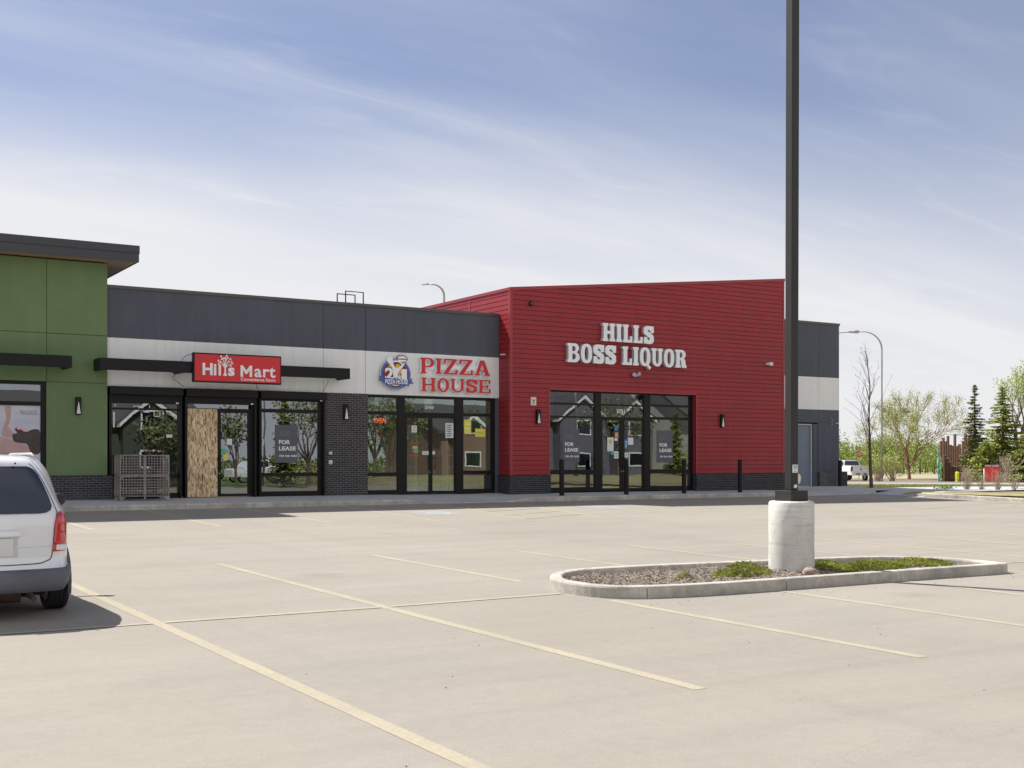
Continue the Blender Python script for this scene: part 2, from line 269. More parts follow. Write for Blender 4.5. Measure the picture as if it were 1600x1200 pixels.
# ------------------------------------------------------------------ mesh helpers
class MB:
    def __init__(s): s.v = []; s.f = []
    def add(s, vs, fs):
        o = len(s.v); s.v += [tuple(p) for p in vs]; s.f += [tuple(i + o for i in f) for f in fs]; return s
    def box(s, x0, x1, y0, y1, z0, z1):
        return s.add([(x, y, z) for z in (z0, z1) for x, y in ((x0, y0), (x1, y0), (x1, y1), (x0, y1))], [(3, 2, 1, 0), (4, 5, 6, 7), (0, 1, 5, 4), (1, 2, 6, 5), (2, 3, 7, 6), (3, 0, 4, 7)])
    def obox(s, c, sz, rot):           # oriented box, rot = Matrix
        h = [x / 2 for x in sz]; P = [Vector(c) + rot @ Vector((x * h[0], y * h[1], z * h[2])) for z in (-1, 1) for x, y in ((-1, -1), (1, -1), (1, 1), (-1, 1))]
        return s.add(P, [(3, 2, 1, 0), (4, 5, 6, 7), (0, 1, 5, 4), (1, 2, 6, 5), (2, 3, 7, 6), (3, 0, 4, 7)])
    def prism(s, poly, a, b, axis='y'):   # poly in the plane of the other two axes, extruded a..b
        n = len(poly)
        def P(p, q):
            return {'y': (p[0], q, p[1]), 'z': (p[0], p[1], q), 'x': (q, p[0], p[1])}[axis]
        vs = [P(p, a) for p in poly] + [P(p, b) for p in poly]
        return s.add(vs, [tuple(range(n)), tuple(range(2 * n - 1, n - 1, -1))] + [(i, i + n, (i + 1) % n + n, (i + 1) % n) for i in range(n)])
    def tube(s, pts, rad, n=8, cap=True):
        pts = [Vector(p) for p in pts]
        if isinstance(rad, (int, float)): rad = [rad] * len(pts)
        vs = []; fs = []
        for i, p in enumerate(pts):
            t = (pts[min(i + 1, len(pts) - 1)] - pts[max(i - 1, 0)]).normalized()
            a = t.cross(Vector((0, 0, 1)));  a = a.normalized() if a.length > 1e-3 else Vector((1, 0, 0)); b = t.cross(a)
            for k in range(n):
                w = 2 * math.pi * k / n; vs.append(p + (a * math.cos(w) + b * math.sin(w)) * rad[i])
        for i in range(len(pts) - 1):
            for k in range(n): fs.append((i * n + k, i * n + (k + 1) % n, (i + 1) * n + (k + 1) % n, (i + 1) * n + k))
        if cap: fs += [tuple(range(n))[::-1], tuple(range((len(pts) - 1) * n, len(pts) * n))]
        return s.add(vs, fs)
    def quad(s, a, b, c, d): return s.add([a, b, c, d], [(0, 1, 2, 3)])
    def grid(s, rows):                 # rows of points
        n = len(rows[0]); return s.add([p for r in rows for p in r], [(i * n + k, i * n + k + 1, (i + 1) * n + k + 1, (i + 1) * n + k) for i in range(len(rows) - 1) for k in range(n - 1)])
def tag(o, label=None, cat=None, group=None, kind=None):
    if label: o['label'] = label
    if cat: o['category'] = cat
    if group: o['group'] = group
    if kind: o['kind'] = kind
    return o
def root_loc(p):
    while p.parent: p = p.parent
    return p.location.copy()
def obj(name, mb, m, parent=None, origin=None, bevel=0, smooth=False, seg=2):
    off = root_loc(parent) if parent else Vector(origin or (0, 0, 0))
    me = bpy.data.meshes.new(name); me.from_pydata([(p[0] - off.x, p[1] - off.y, p[2] - off.z) for p in mb.v], [], mb.f)
    for x in (m if isinstance(m, (list, tuple)) else [m]): me.materials.append(mt[x] if isinstance(x, str) else x)
    me.update(); o = bpy.data.objects.new(name, me); col.objects.link(o)
    if parent: o.parent = parent
    else: o.location = off
    if smooth:
        for p in me.polygons: p.use_smooth = True
    if bevel:
        b = o.modifiers.new('bevel', 'BEVEL'); b.width = bevel; b.segments = seg; b.limit_method = 'ANGLE'; b.harden_normals = False
    return o
def thing(name, label, cat, loc, group=None, rz=0):
    o = bpy.data.objects.new(name, None); col.objects.link(o); o.empty_display_size = .2; o.location = loc; o.rotation_euler = (0, 0, rz)
    return tag(o, label, cat, group)
def copy_tree(o, parent=None):
    c = o.copy(); col.objects.link(c)
    if parent: c.parent = parent
    for ch in list(o.children): copy_tree(ch, c)
    return c
def struct(name, mb, m, **k):
    return tag(obj(name, mb, m, **k), kind='structure')
def curve_mesh(loops, depth):
    """flat outline (even-odd loops in x,z) extruded; returns verts, faces with front at y=0 and back at y=depth"""
    cu = bpy.data.curves.new('tmp', 'CURVE'); cu.dimensions = '2D'; cu.fill_mode = 'BOTH'; cu.extrude = depth / 2
    for lp in loops:
        sp = cu.splines.new('POLY'); sp.points.add(len(lp) - 1)
        for i, p in enumerate(lp): sp.points[i].co = (p[0], p[1], 0, 1)
        sp.use_cyclic_u = True
    return _tomesh(cu, depth)
def _tomesh(cu, depth):
    o = bpy.data.objects.new('tmp', cu); me = bpy.data.meshes.new_from_object(o)
    vs = [(v.co.x, depth / 2 - v.co.z, v.co.y) for v in me.vertices]; fs = [tuple(p.vertices) for p in me.polygons]
    bpy.data.objects.remove(o); bpy.data.meshes.remove(me); return vs, fs
def text_mesh(body, depth=.01, bold=0.0, space=1.0, shear=0):
    cu = bpy.data.curves.new('tmp', 'FONT'); cu.body = body; cu.size = 1; cu.extrude = depth / 2; cu.offset = bold; cu.space_character = space; cu.shear = shear
    cu.resolution_u = 3; cu.align_x = 'LEFT'
    return _tomesh(cu, depth)
def fit(vf, x0, x1, z0, z1, y):
    vs, fs = vf; a = min(v[0] for v in vs); b = max(v[0] for v in vs); c = min(v[2] for v in vs); d = max(v[2] for v in vs)
    return [(x0 + (v[0] - a) / (b - a) * (x1 - x0), y + v[1], z0 + (v[2] - c) / (d - c) * (z1 - z0)) for v in vs], fs
def plate(name, loops, y, depth, m, parent):
    vs, fs = curve_mesh(loops, depth); mb = MB(); mb.add([(v[0], v[1] + y, v[2]) for v in vs], fs); return obj(name, mb, m, parent)
def textobj(name, body, x0, x1, z0, z1, y, m, parent, depth=.004, bold=0.0, space=1.0, shear=0):
    vs, fs = fit(text_mesh(body, depth, bold, space, shear), x0, x1, z0, z1, y); mb = MB(); mb.add(vs, fs); return obj(name, mb, m, parent)
def rect(x0, x1, z0, z1): return [(x0, z0), (x1, z0), (x1, z1), (x0, z1)]
def ell(cx, cz, rx, rz, n=32, a0=0, a1=360, p=1.0):
    r = []
    m = n if a1 - a0 >= 360 else n + 1
    for i in range(m):
        a = R(a0 + (a1 - a0) * i / n); c, s = math.cos(a), math.sin(a)
        r.append((cx + rx * math.copysign(abs(c) ** p, c), cz + rz * math.copysign(abs(s) ** p, s)))
    return r
def catmull(P, n=6, closed=True):
    r = []; k = len(P)
    for i in range(k if closed else k - 1):
        p = [P[(i + j - 1) % k] if closed else P[min(max(i + j - 1, 0), k - 1)] for j in range(4)]
        for s in range(n):
            t = s / n
            r.append(tuple(.5 * (2 * p[1][a] + (-p[0][a] + p[2][a]) * t + (2 * p[0][a] - 5 * p[1][a] + 4 * p[2][a] - p[3][a]) * t * t + (-p[0][a] + 3 * p[1][a] - 3 * p[2][a] + p[3][a]) * t ** 3) for a in range(len(P[0]))))
    if not closed: r.append(tuple(P[-1]))
    return r

# ------------------------------------------------------------------ ground levels
def gz(v):
    if v < 24: return .0099 * v
    if v < 33.5: return .2376 + (v - 24) * .0206
    return .4333
def hz_(u, v):
    """height of the land outside the parking lot"""
    r = math.hypot(u, v)
    if r < 50: return .56
    if r < 120: return .56 - (r - 50) / 70 * .76
    return -.2
def lin(a, b, n): return [a + (b - a) * i / n for i in range(n + 1)]
US = [-4000, -1500, -600, -250, -120, -60] + lin(-50, 36, 10) + [37.8, 38.2, 39.8, 40.0, 44, 48, 54, 60, 70, 80, 90, 100, 115, 130, 150, 180, 250, 500, 1200, 4000]
VS = [-4000, -1200, -400, -150, -80, -45, -26, -9.6, -9.3] + lin(-5, 32, 9) + [33.3, 33.9, 36, 40, 44, 48, 54, 60, 70, 80, 90, 100, 115, 130, 150, 180, 250, 500, 1200, 4000]
def land(u, v):
    if -55 < u < 38 and -9.4 < v < 33.6: return gz(v) - .08
    if -55 < u < 39.9 and 33 < v < 50: return .3
    if u > 37.9 and v < 33.6: return max(hz_(u, v) if math.hypot(u, v) > 50 else .56 , -.2) if v > 15 else .50
    if v < -9: return -.2
    return hz_(u, v)
g = MB(); g.grid([[(u, v, land(u, v)) for u in US] for v in VS]); struct('ground', g, 'grass')
p = MB(); rows = []
for v in [-9.2, -5, 0, 10, 20, 24, 27, 30, 33.3, 33.62]: rows.append([(u, v, gz(v)) for u in (-54, -20, 0, 20, 37.98)])
p.grid(rows); struct('parking_lot', p, 'asphalt')
# painted markings
mk = MB()
def stripe(mb, p, q, w=.13, dz=.0025):
    a, b = Vector(p), Vector(q); d = (b - a).normalized(); n_ = Vector((-d.y, d.x)) * w / 2; k = max(1, int((b - a).length / .8)); rows = []
    for i in range(k + 1):
        c = a + (b - a) * i / k; rows.append([(c.x - n_.x, c.y - n_.y, gz(c.y) + dz), (c.x + n_.x, c.y + n_.y, gz(c.y) + dz)])
    mb.grid([r[::-1] for r in rows])
for u, v0, v1 in [(3.43, 4.6, 17.3), (6.01, 7.0, 18.4), (8.78, 13.95, 18.65), (8.63, 7.1, 11.7), (11.13, 7.1, 11.42), (13.52, 7.2, 11.38), (15.9, 7.2, 11.3), (11.42, 13.95, 18.35), (13.93, 13.6, 18.4), (16.1, 7.0, 17.9), (18.45, 7, 17.8), (20.9, 7, 17.7), (23.2, 7, 17.5), (25.6, 7, 17.4), (.86, 7, 17.9), (-1.72, 7, 17.9), (-4.3, 7, 17.9)]:
    stripe(mk, (u, v0), (u, v1))
stripe(mk, (-8, 12.47), (3.375, 12.47), .12, .005); stripe(mk, (3.485, 12.47), (5.955, 12.47), .12, .005); stripe(mk, (6.065, 12.47), (8.5, 12.55), .12, .005); stripe(mk, (16.16, 12.5), (27, 12.5), .12, .005)
for u in (-5.4, -2.6, .3, 3.1, 6.0, 8.8, 11.55): stripe(mk, (u, 26.8), (u, 33.4))
stripe(mk, (14.2, 26.4), (14.55, 33.4)); 
for u in (24.3, 27.0, 29.8, 32.5, 34.9): stripe(mk, (u, 27.2), (u, 33.3))
struct('road_marking', mk, 'paint')
mk = MB()
stripe(mk, (16.55, 26.0), (17.9, 33.3), .11); stripe(mk, (18.9, 25.9), (20.4, 33.35), .11); stripe(mk, (21.6, 27.3), (22.4, 33.2), .09)
for i in range(5):
    t0 = .04 + i * .2; a = (16.55 + 1.35 * t0, 26 + 7.3 * t0); b = (18.95 + 1.4 * (t0 + .15), 26 + 7.3 * (t0 + .15))
    d = Vector((b[0] - a[0], b[1] - a[1])).normalized() * .08
    stripe(mk, (a[0] + d.x, a[1] + d.y), (b[0] - d.x, b[1] - d.y), .12, .005)
for a, b in [((31, 25.5), (34.6, 26.4)), ((33.2, 24.6), (36.4, 26.0)), ((36.2, 29.5), (37.6, 28.9)), ((36.0, 28.2), (37.6, 27.5)), ((35.9, 27.0), (37.6, 26.3))]: stripe(mk, a, b, .1, .004)
struct('hatched_road_marking', mk, 'paintbright')
mk = MB(); wm_ = MB()
for cu_, cv in ((15.6, 29.3), (22.7 - .9, 30.0)):
    for sgn in (0,):
        q = lambda x, y: (cu_ + x, cv + y, gz(cv + y) + .003)
        mk.grid([[q(-.55, -.75), q(.55, -.75)], [q(-.55, .75), q(.55, .75)]])
        q2 = lambda x, y: (cu_ + x, cv + y, gz(cv + y) + .006)
        pts = [q2(.05 + .34 * math.cos(R(a)), -.18 + .34 * math.sin(R(a))) for a in range(-200, 61, 20)]; pin = [q2(.05 + .24 * math.cos(R(a)), -.18 + .24 * math.sin(R(a))) for a in range(-200, 61, 20)]
        wm_.grid([pts, pin]); wm_.grid([[q2(-.12, 0), q2(0, 0)], [q2(-.12, .42), q2(0, .42)]]); wm_.grid([[q2(-.14, .48), q2(.02, .48)], [q2(-.14, .64), q2(.02, .64)]]); wm_.grid([[q2(-.0, 0), q2(.32, 0)], [q2(0, .1), q2(.32, .1)]])
struct('accessible_parking_marking', mk, 'paintblue'); struct('wheelchair_symbol_marking', wm_, 'paintwhite')
# sidewalk in front of the shops, kerb with joints, dropped in front of the pizza shop
def drop(u):
    for a, b, c, d in ((17.0, 18.2, 20.6, 21.6), (33.3, 34.6, 36.9, 38.0)):
        if a < u < b: return (u - a) / (b - a)
        if b <= u <= c: return 1
        if c < u < d: return 1 - (u - c) / (d - c)
    return 0
us = lin(-30, 8, 12) + lin(9, 38, 58) + [40, 46, 52, 60]
KZ = .575
sw = MB(); sw.grid([[(u, v, (KZ - .13 * drop(u)) * (1 - t) + (.687 - .02 * drop(u)) * t if u < 40 else KZ + .03 * t - max(0, u - 46) * .012) for u in us] for v, t in ((33.66, 0), (33.9, .12), (34.6, .42), (36.0, 1))])
sw.box(35, 39.95, 36.0, 37.2, .3, .6868); sw.grid([[(37.72, v, gz(v) + .008), (38.2, v, gz(v) + .06), (39.0, v, .572), (40.5, v, .580), (46, v, .583)] for v in (31.0, 32, 33.0, 33.67)])
struct('sidewalk', sw, 'walk')
kb = MB(); u = -30.0
while u < 37.9:
    w = 2.0; e = min(u + w - .012, 37.95); n_ = 4; rows = []
    for i in range(n_ + 1):
        x = u + (e - u) * i / n_; zt = KZ + .001 - .125 * drop(x)
        rows.append([(x, 33.5, .30), (x, 33.505, zt - .03), (x, 33.52, zt - .008), (x, 33.545, zt), (x, 33.66, zt + .003), (x, 33.66, .3)])
    kb.grid(rows); o_ = len(kb.v) - 6 * (n_ + 1); kb.f.append(tuple(range(o_, o_ + 6))); kb.f.append(tuple(range(len(kb.v) - 6, len(kb.v)))[::-1]); u += w
struct('kerb', kb, 'concrete')
# kerb on the right edge of the lot
def kerb_path(mb, path, w=.16, h=.15, zf=gz, seglen=3.0, gap=.012, closed=False, taper=0):
    P = [Vector(p) for p in path]
    if closed: P.append(P[0])
    acc = [0]
    for i in range(1, len(P)): acc.append(acc[-1] + (P[i] - P[i - 1]).length)
    T = acc[-1]; nseg = max(1, round(T / seglen)); sl = T / nseg
    def at(s):
        s = min(max(s, 0), T)
        for i in range(1, len(P)):
            if s <= acc[i] + 1e-9:
                t = (s - acc[i - 1]) / max(1e-9, acc[i] - acc[i - 1]); p = P[i - 1].lerp(P[i], t)
                return p
        return P[-1]
    for k in range(nseg):
        a, b = k * sl + gap / 2, (k + 1) * sl - gap / 2; m_ = max(2, int(sl / .12)); rows = []
        for i in range(m_ + 1):
            s = a + (b - a) * i / m_; p = at(s)
            if closed: d = at((s + .05) % T) - at((s - .05) % T)
            else: d = at(s + .05) - at(s - .05)
            d.normalize(); nn = Vector((d.y, -d.x))      # outward = right of travel
            z = zf(p.y); hh = h * (min(1, s / taper) if taper else 1) + .001
            q = lambda o, zz: (p.x - nn.x * o, p.y - nn.y * o, zz)
            j = .004 * math.sin(s * 9.1) * 1
            rows.append([q(0, z - .1), q(.004, z + hh - .028), q(.014 + j * .3, z + hh - .008), q(.035, z + hh), q(w - .03, z + hh), q(w - .01, z + hh - .01), q(w, z + hh - .03), q(w, z - .1)])
        mb.grid(rows); n8 = 8; o_ = len(mb.v) - n8 * (m_ + 1); mb.f.append(tuple(range(o_, o_ + n8))); mb.f.append(tuple(range(len(mb.v) - n8, len(mb.v)))[::-1])
    return mb
k2 = kerb_path(MB(), [(37.75, 32.6), (37.85, 31.5), (37.9, 30), (37.9, 0), (37.9, -9)], taper=1.6, seglen=3)
# path runs -y, outward must face -x : travel -y has right = -x
struct('kerb_right', k2, 'concrete')
rw = MB(); rw.grid([[(u, v, gz(v) + .02 + (.0 if v < 33 else .1)) for u in (37.95, 38.3)] for v in (32.6, 33.5)]);
isl = [(9.13, 11.62), (10.2, 11.46), (12.3, 11.45), (14.4, 11.42), (15.55, 11.40), (15.82, 11.50), (15.86, 12.3), (15.45, 12.95), (14.7, 13.36), (13.0, 13.62), (10.9, 13.86), (9.7, 13.86), (9.05, 13.56), (8.62, 12.95), (8.56, 12.35), (8.72, 11.88)]
isl_s = catmull(isl, 12)
# travel counter-clockwise => right side is outside
struct('island_kerb', kerb_path(MB(), isl_s, w=.17, h=.15, seglen=2.1, closed=True), 'concrete')
cen = Vector((12.2, 12.6))
def shrink(P, d):
    r = []
    for i, p in enumerate(P):
        a, b = Vector(P[i - 1]), Vector(P[(i + 1) % len(P)]); t = (b - a).normalized(); r.append((p[0] - t.y * d, p[1] + t.x * d))
    return r
def inside(x, y, P):
    c = False
    for i in range(len(P)):
        (x1, y1), (x2, y2) = P[i - 1], P[i]
        if (y1 > y) != (y2 > y) and x < (x2 - x1) * (y - y1) / (y2 - y1) + x1: c = not c
    return c
inner = shrink(isl_s, .165)
def soil(x, y):
    return gz(y) + .075 + .035 * math.sin(x * 1.9 + y) * math.sin(y * 2.3) + .02 * math.sin(x * 7.1) * math.cos(y * 8.3)
ml = MB(); rings = [inner] + [[(cen.x + (p[0] - cen.x) * s, cen.y + (p[1] - cen.y) * s) for p in inner] for s in (.93, .85, .75, .65, .55, .45, .35, .25, .15, .07)]
ml.grid([[(x, y, soil(x, y) - (.02 if i == 0 else 0)) for x, y in rg + [rg[0]]] for i, rg in enumerate(rings)]); ml.f = [f[::-1] for f in ml.f]
struct('island_soil', ml, 'mulch')
ch = MB(); r_ = random.Random(3)
inn2 = shrink(isl_s, .22)
while len(ch.f) < 6 * 4200:
    x, y = r_.uniform(8.7, 15.8), r_.uniform(11.5, 13.8)
    if not inside(x, y, inn2): continue
    if x > 12.9 and r_.random() < .75: continue
    rot = Matrix.Rotation(r_.uniform(0, 6.3), 3, 'Z') @ Matrix.Rotation(r_.uniform(-.5, .5), 3, 'Y') @ Matrix.Rotation(r_.uniform(-.4, .4), 3, 'X')
    ch.obox((x, y, soil(x, y) + r_.uniform(0, .02)), (r_.uniform(.02, .075), r_.uniform(.006, .018), .005), rot)
tag(obj('wood_chips', ch, 'chips'), 'loose wood chip mulch lying in the kerbed parking island', 'mulch', kind='stuff')
tw = MB()
for i in range(70):
    x, y = r_.uniform(9.0, 12.2), r_.uniform(11.8, 13.6)
    if not inside(x, y, inn2): continue
    a = r_.uniform(0, 6.3); l_ = r_.uniform(.08, .3); z = soil(x, y)
    tw.tube([(x, y, z + .01), (x + l_ * .5 * math.cos(a), y + l_ * .5 * math.sin(a), z + r_.uniform(.03, .12)), (x + l_ * math.cos(a + .4), y + l_ * math.sin(a + .4), z + r_.uniform(.0, .16))], [.004, .003, .002], 4)
tag(obj('dry_twigs', tw, 'twig'), 'dry pale twigs and dead stems scattered on the island mulch', 'twigs', kind='stuff')
def juniper(name, label, blobs, seed):
    j = MB(); q = random.Random(seed)
    for (bx, by, brx, bry, n) in blobs:
        for i in range(n):
            a = q.uniform(0, 6.283); d = math.sqrt(q.random()); x = bx + brx * d * math.cos(a); y = by + bry * d * math.sin(a)
            if not inside(x, y, inner): continue
            z = soil(x, y) + .085 * (1 - d * d) * q.uniform(.4, 1.15) + .012; L_ = q.uniform(.025, .07); h = q.uniform(0, 6.283); e = q.uniform(-.1, .9)
            dx, dy, dz = L_ * math.cos(h) * math.cos(e), L_ * math.sin(h) * math.cos(e), L_ * math.sin(e); wx, wy = -.009 * math.sin(h), .009 * math.cos(h)
            j.add([(x - wx, y - wy, z), (x + wx, y + wy, z), (x + dx, y + dy, z + dz)], [(0, 1, 2)])
            j.add([(x, y, z - .009), (x, y, z + .012), (x + dx * .9, y + dy * .9, z + dz)], [(0, 1, 2)])
    return tag(obj(name, j, 'juniper'), label, 'ground cover', kind='stuff')
juniper('creeping_juniper', 'small bright green creeping juniper left of the concrete lamp base', [(11.62, 12.65, .45, .35, 1150), (11.95, 12.95, .3, .3, 500), (11.15, 12.35, .3, .2, 420), (10.6, 12.7, .16, .1, 90)], 5)
juniper('creeping_juniper', 'long green creeping juniper mat right of the concrete lamp base', [(13.35, 12.75, .45, .55, 3000), (14.1, 12.5, .7, .5, 3900), (14.9, 12.3, .5, .42, 2300), (13.7, 12.2, .5, .3, 1500)], 6)

pb = MB(); q_ = random.Random(44)
for i in range(300):
    u = q_.uniform(-2, 30); v = q_.uniform(5, 32)
    if inside(u, v, isl_s): continue
    if q_.random() < .1: a = q_.uniform(0, 6.28); k_ = q_.uniform(0, .5); u, v = 8.3 + q_.uniform(0, 7.8), 11.28 - k_ * .6
    z = gz(v); sz = q_.uniform(.003, .007); rot = Matrix.Rotation(q_.uniform(0, 6.3), 3, 'Z'); pb.obox((u, v, z + sz * .35), (sz * 2, sz * 1.4, sz), rot)
tag(obj('grit', pb, 'pebble'), 'small stones and grit scattered over the parking lot', 'grit', kind='stuff')
# ------------------------------------------------------------------ lamp post on the island
lp = thing('parking_lot_lamp_post', 'tall dark square steel lamp post on a round concrete base in the parking island', 'lamp post', (12.63, 12.72, .1))
b = MB(); n_ = 40; rr = .322; prof = [(rr, .02), (rr + .004, .3), (rr, .6), (rr + .003, .9), (rr, 1.185), (rr - .012, 1.203), (rr - .03, 1.21), (0.001, 1.212)]
b.grid([[(12.63 + r * math.cos(2 * math.pi * k / n_), 12.72 + r * math.sin(2 * math.pi * k / n_), z) for k in range(n_ + 1)] for r, z in prof]); b.f = [f[::-1] for f in b.f]
def base_mat():
    m = M('cast_concrete', (.66, .645, .60), .9, var=.10, vs=5, bump=.5, bs=60, var2=.1, vs2=2); n = m.node_tree.nodes; l = m.node_tree.links; b = n['Principled BSDF']
    src = b.inputs['Base Color'].links[0].from_socket; tc = n.new('ShaderNodeTexCoord'); mp = n.new('ShaderNodeMapping'); mp.inputs['Scale'].default_value = (1.2, 1.2, 24); mp.inputs['Rotation'].default_value = (.12, 0, 0)
    l.new(tc.outputs['Object'], mp.inputs[0]); nz = n.new('ShaderNodeTexNoise'); nz.inputs['Scale'].default_value = 1; nz.inputs['Detail'].default_value = 4; l.new(mp.outputs[0], nz.inputs[0])
    mr = n.new('ShaderNodeMapRange'); mr.inputs[1].default_value = .36; mr.inputs[2].default_value = .46; mr.inputs[3].default_value = .86; mr.inputs[4].default_value = 1; l.new(nz.outputs[0], mr.inputs[0])
    vo = n.new('ShaderNodeTexVoronoi'); vo.inputs['Scale'].default_value = 11; l.new(tc.outputs['Object'], vo.inputs[0]); v2 = n.new('ShaderNodeMapRange'); v2.inputs[1].default_value = .06; v2.inputs[2].default_value = .12; v2.inputs[3].default_value = .5; v2.inputs[4].default_value = 1; l.new(vo.outputs[0], v2.inputs[0])
    n4 = n.new('ShaderNodeTexNoise'); n4.inputs['Scale'].default_value = 3.4; n4.inputs['Detail'].default_value = 7; n4.inputs['Roughness'].default_value = .75; l.new(tc.outputs['Object'], n4.inputs[0]); v4 = n.new('ShaderNodeMapRange'); v4.inputs[1].default_value = .62; v4.inputs[2].default_value = .68; v4.inputs[3].default_value = 1; v4.inputs[4].default_value = .66; l.new(n4.outputs[0], v4.inputs[0])
    f = mr.outputs[0]
    for o in (v2.outputs[0], v4.outputs[0]):
        q = n.new('ShaderNodeMath'); q.operation = 'MULTIPLY'; l.new(f, q.inputs[0]); l.new(o, q.inputs[1]); f = q.outputs[0]
    v = n.new('ShaderNodeVectorMath'); v.operation = 'SCALE'; l.new(src, v.inputs[0]); l.new(f, v.inputs['Scale']); l.new(v.outputs[0], b.inputs['Base Color']); return m
mt['castconc'] = base_mat()
obj('base', b, 'castconc', lp, smooth=True)
cx_, cy_ = 12.63, 12.72; hw = .069
obj('base_cover', MB().box(cx_ - .166, cx_ + .166, cy_ - .166, cy_ + .166, 1.207, 1.362), 'pole', lp, bevel=.006)
pm = MB(); top = 9.4; lean = .03
pm.add([(cx_ + sx * hw + (lean if z > 2 else 0) * 1, cy_ + sy * hw, z) for z in (1.362, top) for sx, sy in ((-1, -1), (1, -1), (1, 1), (-1, 1))], [(3, 2, 1, 0), (4, 5, 6, 7), (0, 1, 5, 4), (1, 2, 6, 5), (2, 3, 7, 6), (3, 0, 4, 7)])
obj('pole', pm, 'pole', lp, bevel=.012)
for s in (-1, 1):
    obj('lamp_head', MB().box(cx_ + .03 + s * .1, cx_ + .03 + s * .75, cy_ - .17, cy_ + .17, top - .12, top + .02), 'pole', lp, bevel=.02)
nt_ = obj('notice', MB().box(cx_ - .05, cx_ + .052, cy_ - hw - .006, cy_ - hw - .001, 1.62, 1.735), 'textwhite', lp)
yy = cy_ - hw - .0085
mbn = MB()
for i in range(4): mbn.box(cx_ - .038 + .006 * (i % 2), cx_ + .038, yy, yy + .002, 1.718 - i * .012, 1.724 - i * .012)
mbn.box(cx_ - .01, cx_ + .012, yy, yy + .002, 1.655, 1.668); mbn.box(cx_ - .03, cx_ + .03, yy, yy + .002, 1.632, 1.640)
obj('notice_print', mbn, 'textgrey', nt_)
obj('outlet_cover', MB().prism([(cx_ + hw, 1.44), (cx_ + hw + .045, 1.47), (cx_ + hw + .065, 1.51), (cx_ + hw + .065, 1.565), (cx_ + hw + .04, 1.60), (cx_ + hw, 1.61)], cy_ - .06, cy_ + .05), 'cream', lp, bevel=.008)
obj('sticker', MB().prism([(cx_ - .02, 1.40), (cx_ + .03, 1.395), (cx_ + .045, 1.42), (cx_ + .04, 1.445), (cx_ - .0, 1.45), (cx_ - .025, 1.43)], cy_ - hw - .004, cy_ - hw - .001), 'textwhite', lp)
# boulder beside the base
def blob(cx, cy, cz, rx, ry, rz, seed, n=14, rough=.12):
    q = random.Random(seed); ph = [(q.uniform(0, 6), q.uniform(0, 6), q.uniform(1, 3), q.uniform(1, 3)) for _ in range(4)]; mb = MB(); rows = []
    for i in range(n + 1):
        t = math.pi * i / n; row = []
        for k in range(2 * n + 1):
            a = math.pi * (k % (2 * n)) / n; d = 1 + rough * sum(math.sin(p[2] * t * 2 + p[0]) * math.sin(round(p[3]) * a + p[1]) for p in ph)
            row.append((cx + rx * d * math.sin(t) * math.cos(a), cy + ry * d * math.sin(t) * math.sin(a), cz + rz * d * math.cos(t)))
        rows.append(row)
    mb.grid([r[::-1] for r in rows]); return mb
tag(obj('boulder', blob(12.50, 12.22, .21, .125, .11, .085, 4, rough=.07), 'boulder', origin=(12.5, 12.22, .14), smooth=True), 'small tan boulder lying against the concrete lamp base', 'boulder')

# ------------------------------------------------------------------ buildings
def panels(mb, xs, zs, y0, y1, gap=.014):
    """stucco panels between joint lines"""
    for i in range(len(xs) - 1):
        for k in range(len(zs) - 1):
            mb.box(xs[i] + (gap / 2 if i else 0), xs[i + 1] - (gap / 2 if i < len(xs) - 2 else 0), y0, y1, zs[k] + (gap / 2 if k else 0), zs[k + 1] - (gap / 2 if k < len(zs) - 2 else 0))
def window(parent, x0, x1, z0, z1, y, cols, rows, name='window', m='black', gl='glass', depth=.11, lower=True, kinds=None):
    """aluminium frame with openings: cols/rows are lists of (a,b) openings; first row may be an opaque spandrel pane"""
    fr = MB(); xe = sorted([x0, x1]); 
    prev = x0
    for a, b in cols: 
        if a - prev > .001: fr.box(prev, a, y, y + depth, z0, z1)
        prev = b
    if x1 - prev > .001: fr.box(prev, x1, y, y + depth, z0, z1)
    for a, b in cols:
        prev = z0
        for c, d in rows:
            if c - prev > .001: fr.box(a, b, y + .004, y + depth - .004, prev, c)
            prev = d
        if z1 - prev > .001: fr.box(a, b, y + .004, y + depth - .004, prev, z1)
    w = obj(name, fr, m, parent)
    for a, b in cols:
        for i, (c, d) in enumerate(rows):
            g_ = gl
            if lower and i == 0: g_ = 'spandrel'
            if kinds: g_ = kinds[i]
            obj('pane', MB().box(a - .01, b + .01, y + .045, y + .055, c - .01, d + .01), g_, w)
    return w
F0 = .688
# ---- grey building
gb = thing('shop_building', 'low charcoal and pale grey stucco shop building between the green shop and the red shop', 'building', (15, 35.7, F0))
YG = 35.7
dk = MB(); panels(dk, [8.37, 15.053, 16.519, 21.565], [5.341, 6.765], YG, YG + .2)
dk.box(8.37, 21.565, YG + .2, YG + .28, 3.95, 6.765); dk.box(21.42, 21.572, YG + .003, YG + .26, F0, 3.945)
dk.box(8.365, 21.572, YG + .28, 48, 6.3, 6.5)      # roof deck
dk.box(8.365, 21.572, 47.8, 48, F0, 6.6)
obj('wall', dk, 'dark', gb)
wb = MB(); panels(wb, [8.37, 15.053, 16.519, 21.565], [3.952, 5.341], YG - .004, YG + .197); wb.box(8.37, 21.563, YG + .0, YG + .19, 3.94, 3.95)
obj('light_band', wb, 'white', gb)
obj('parapet_cap', MB().box(8.36, 21.59, YG - .035, YG + .33, 6.765, 6.862), 'cap', gb, bevel=.006)
obj('brick_pier', MB().box(15.118, 16.585, YG - .03, YG + .22, F0 - .06, 3.943), 'brick', gb)
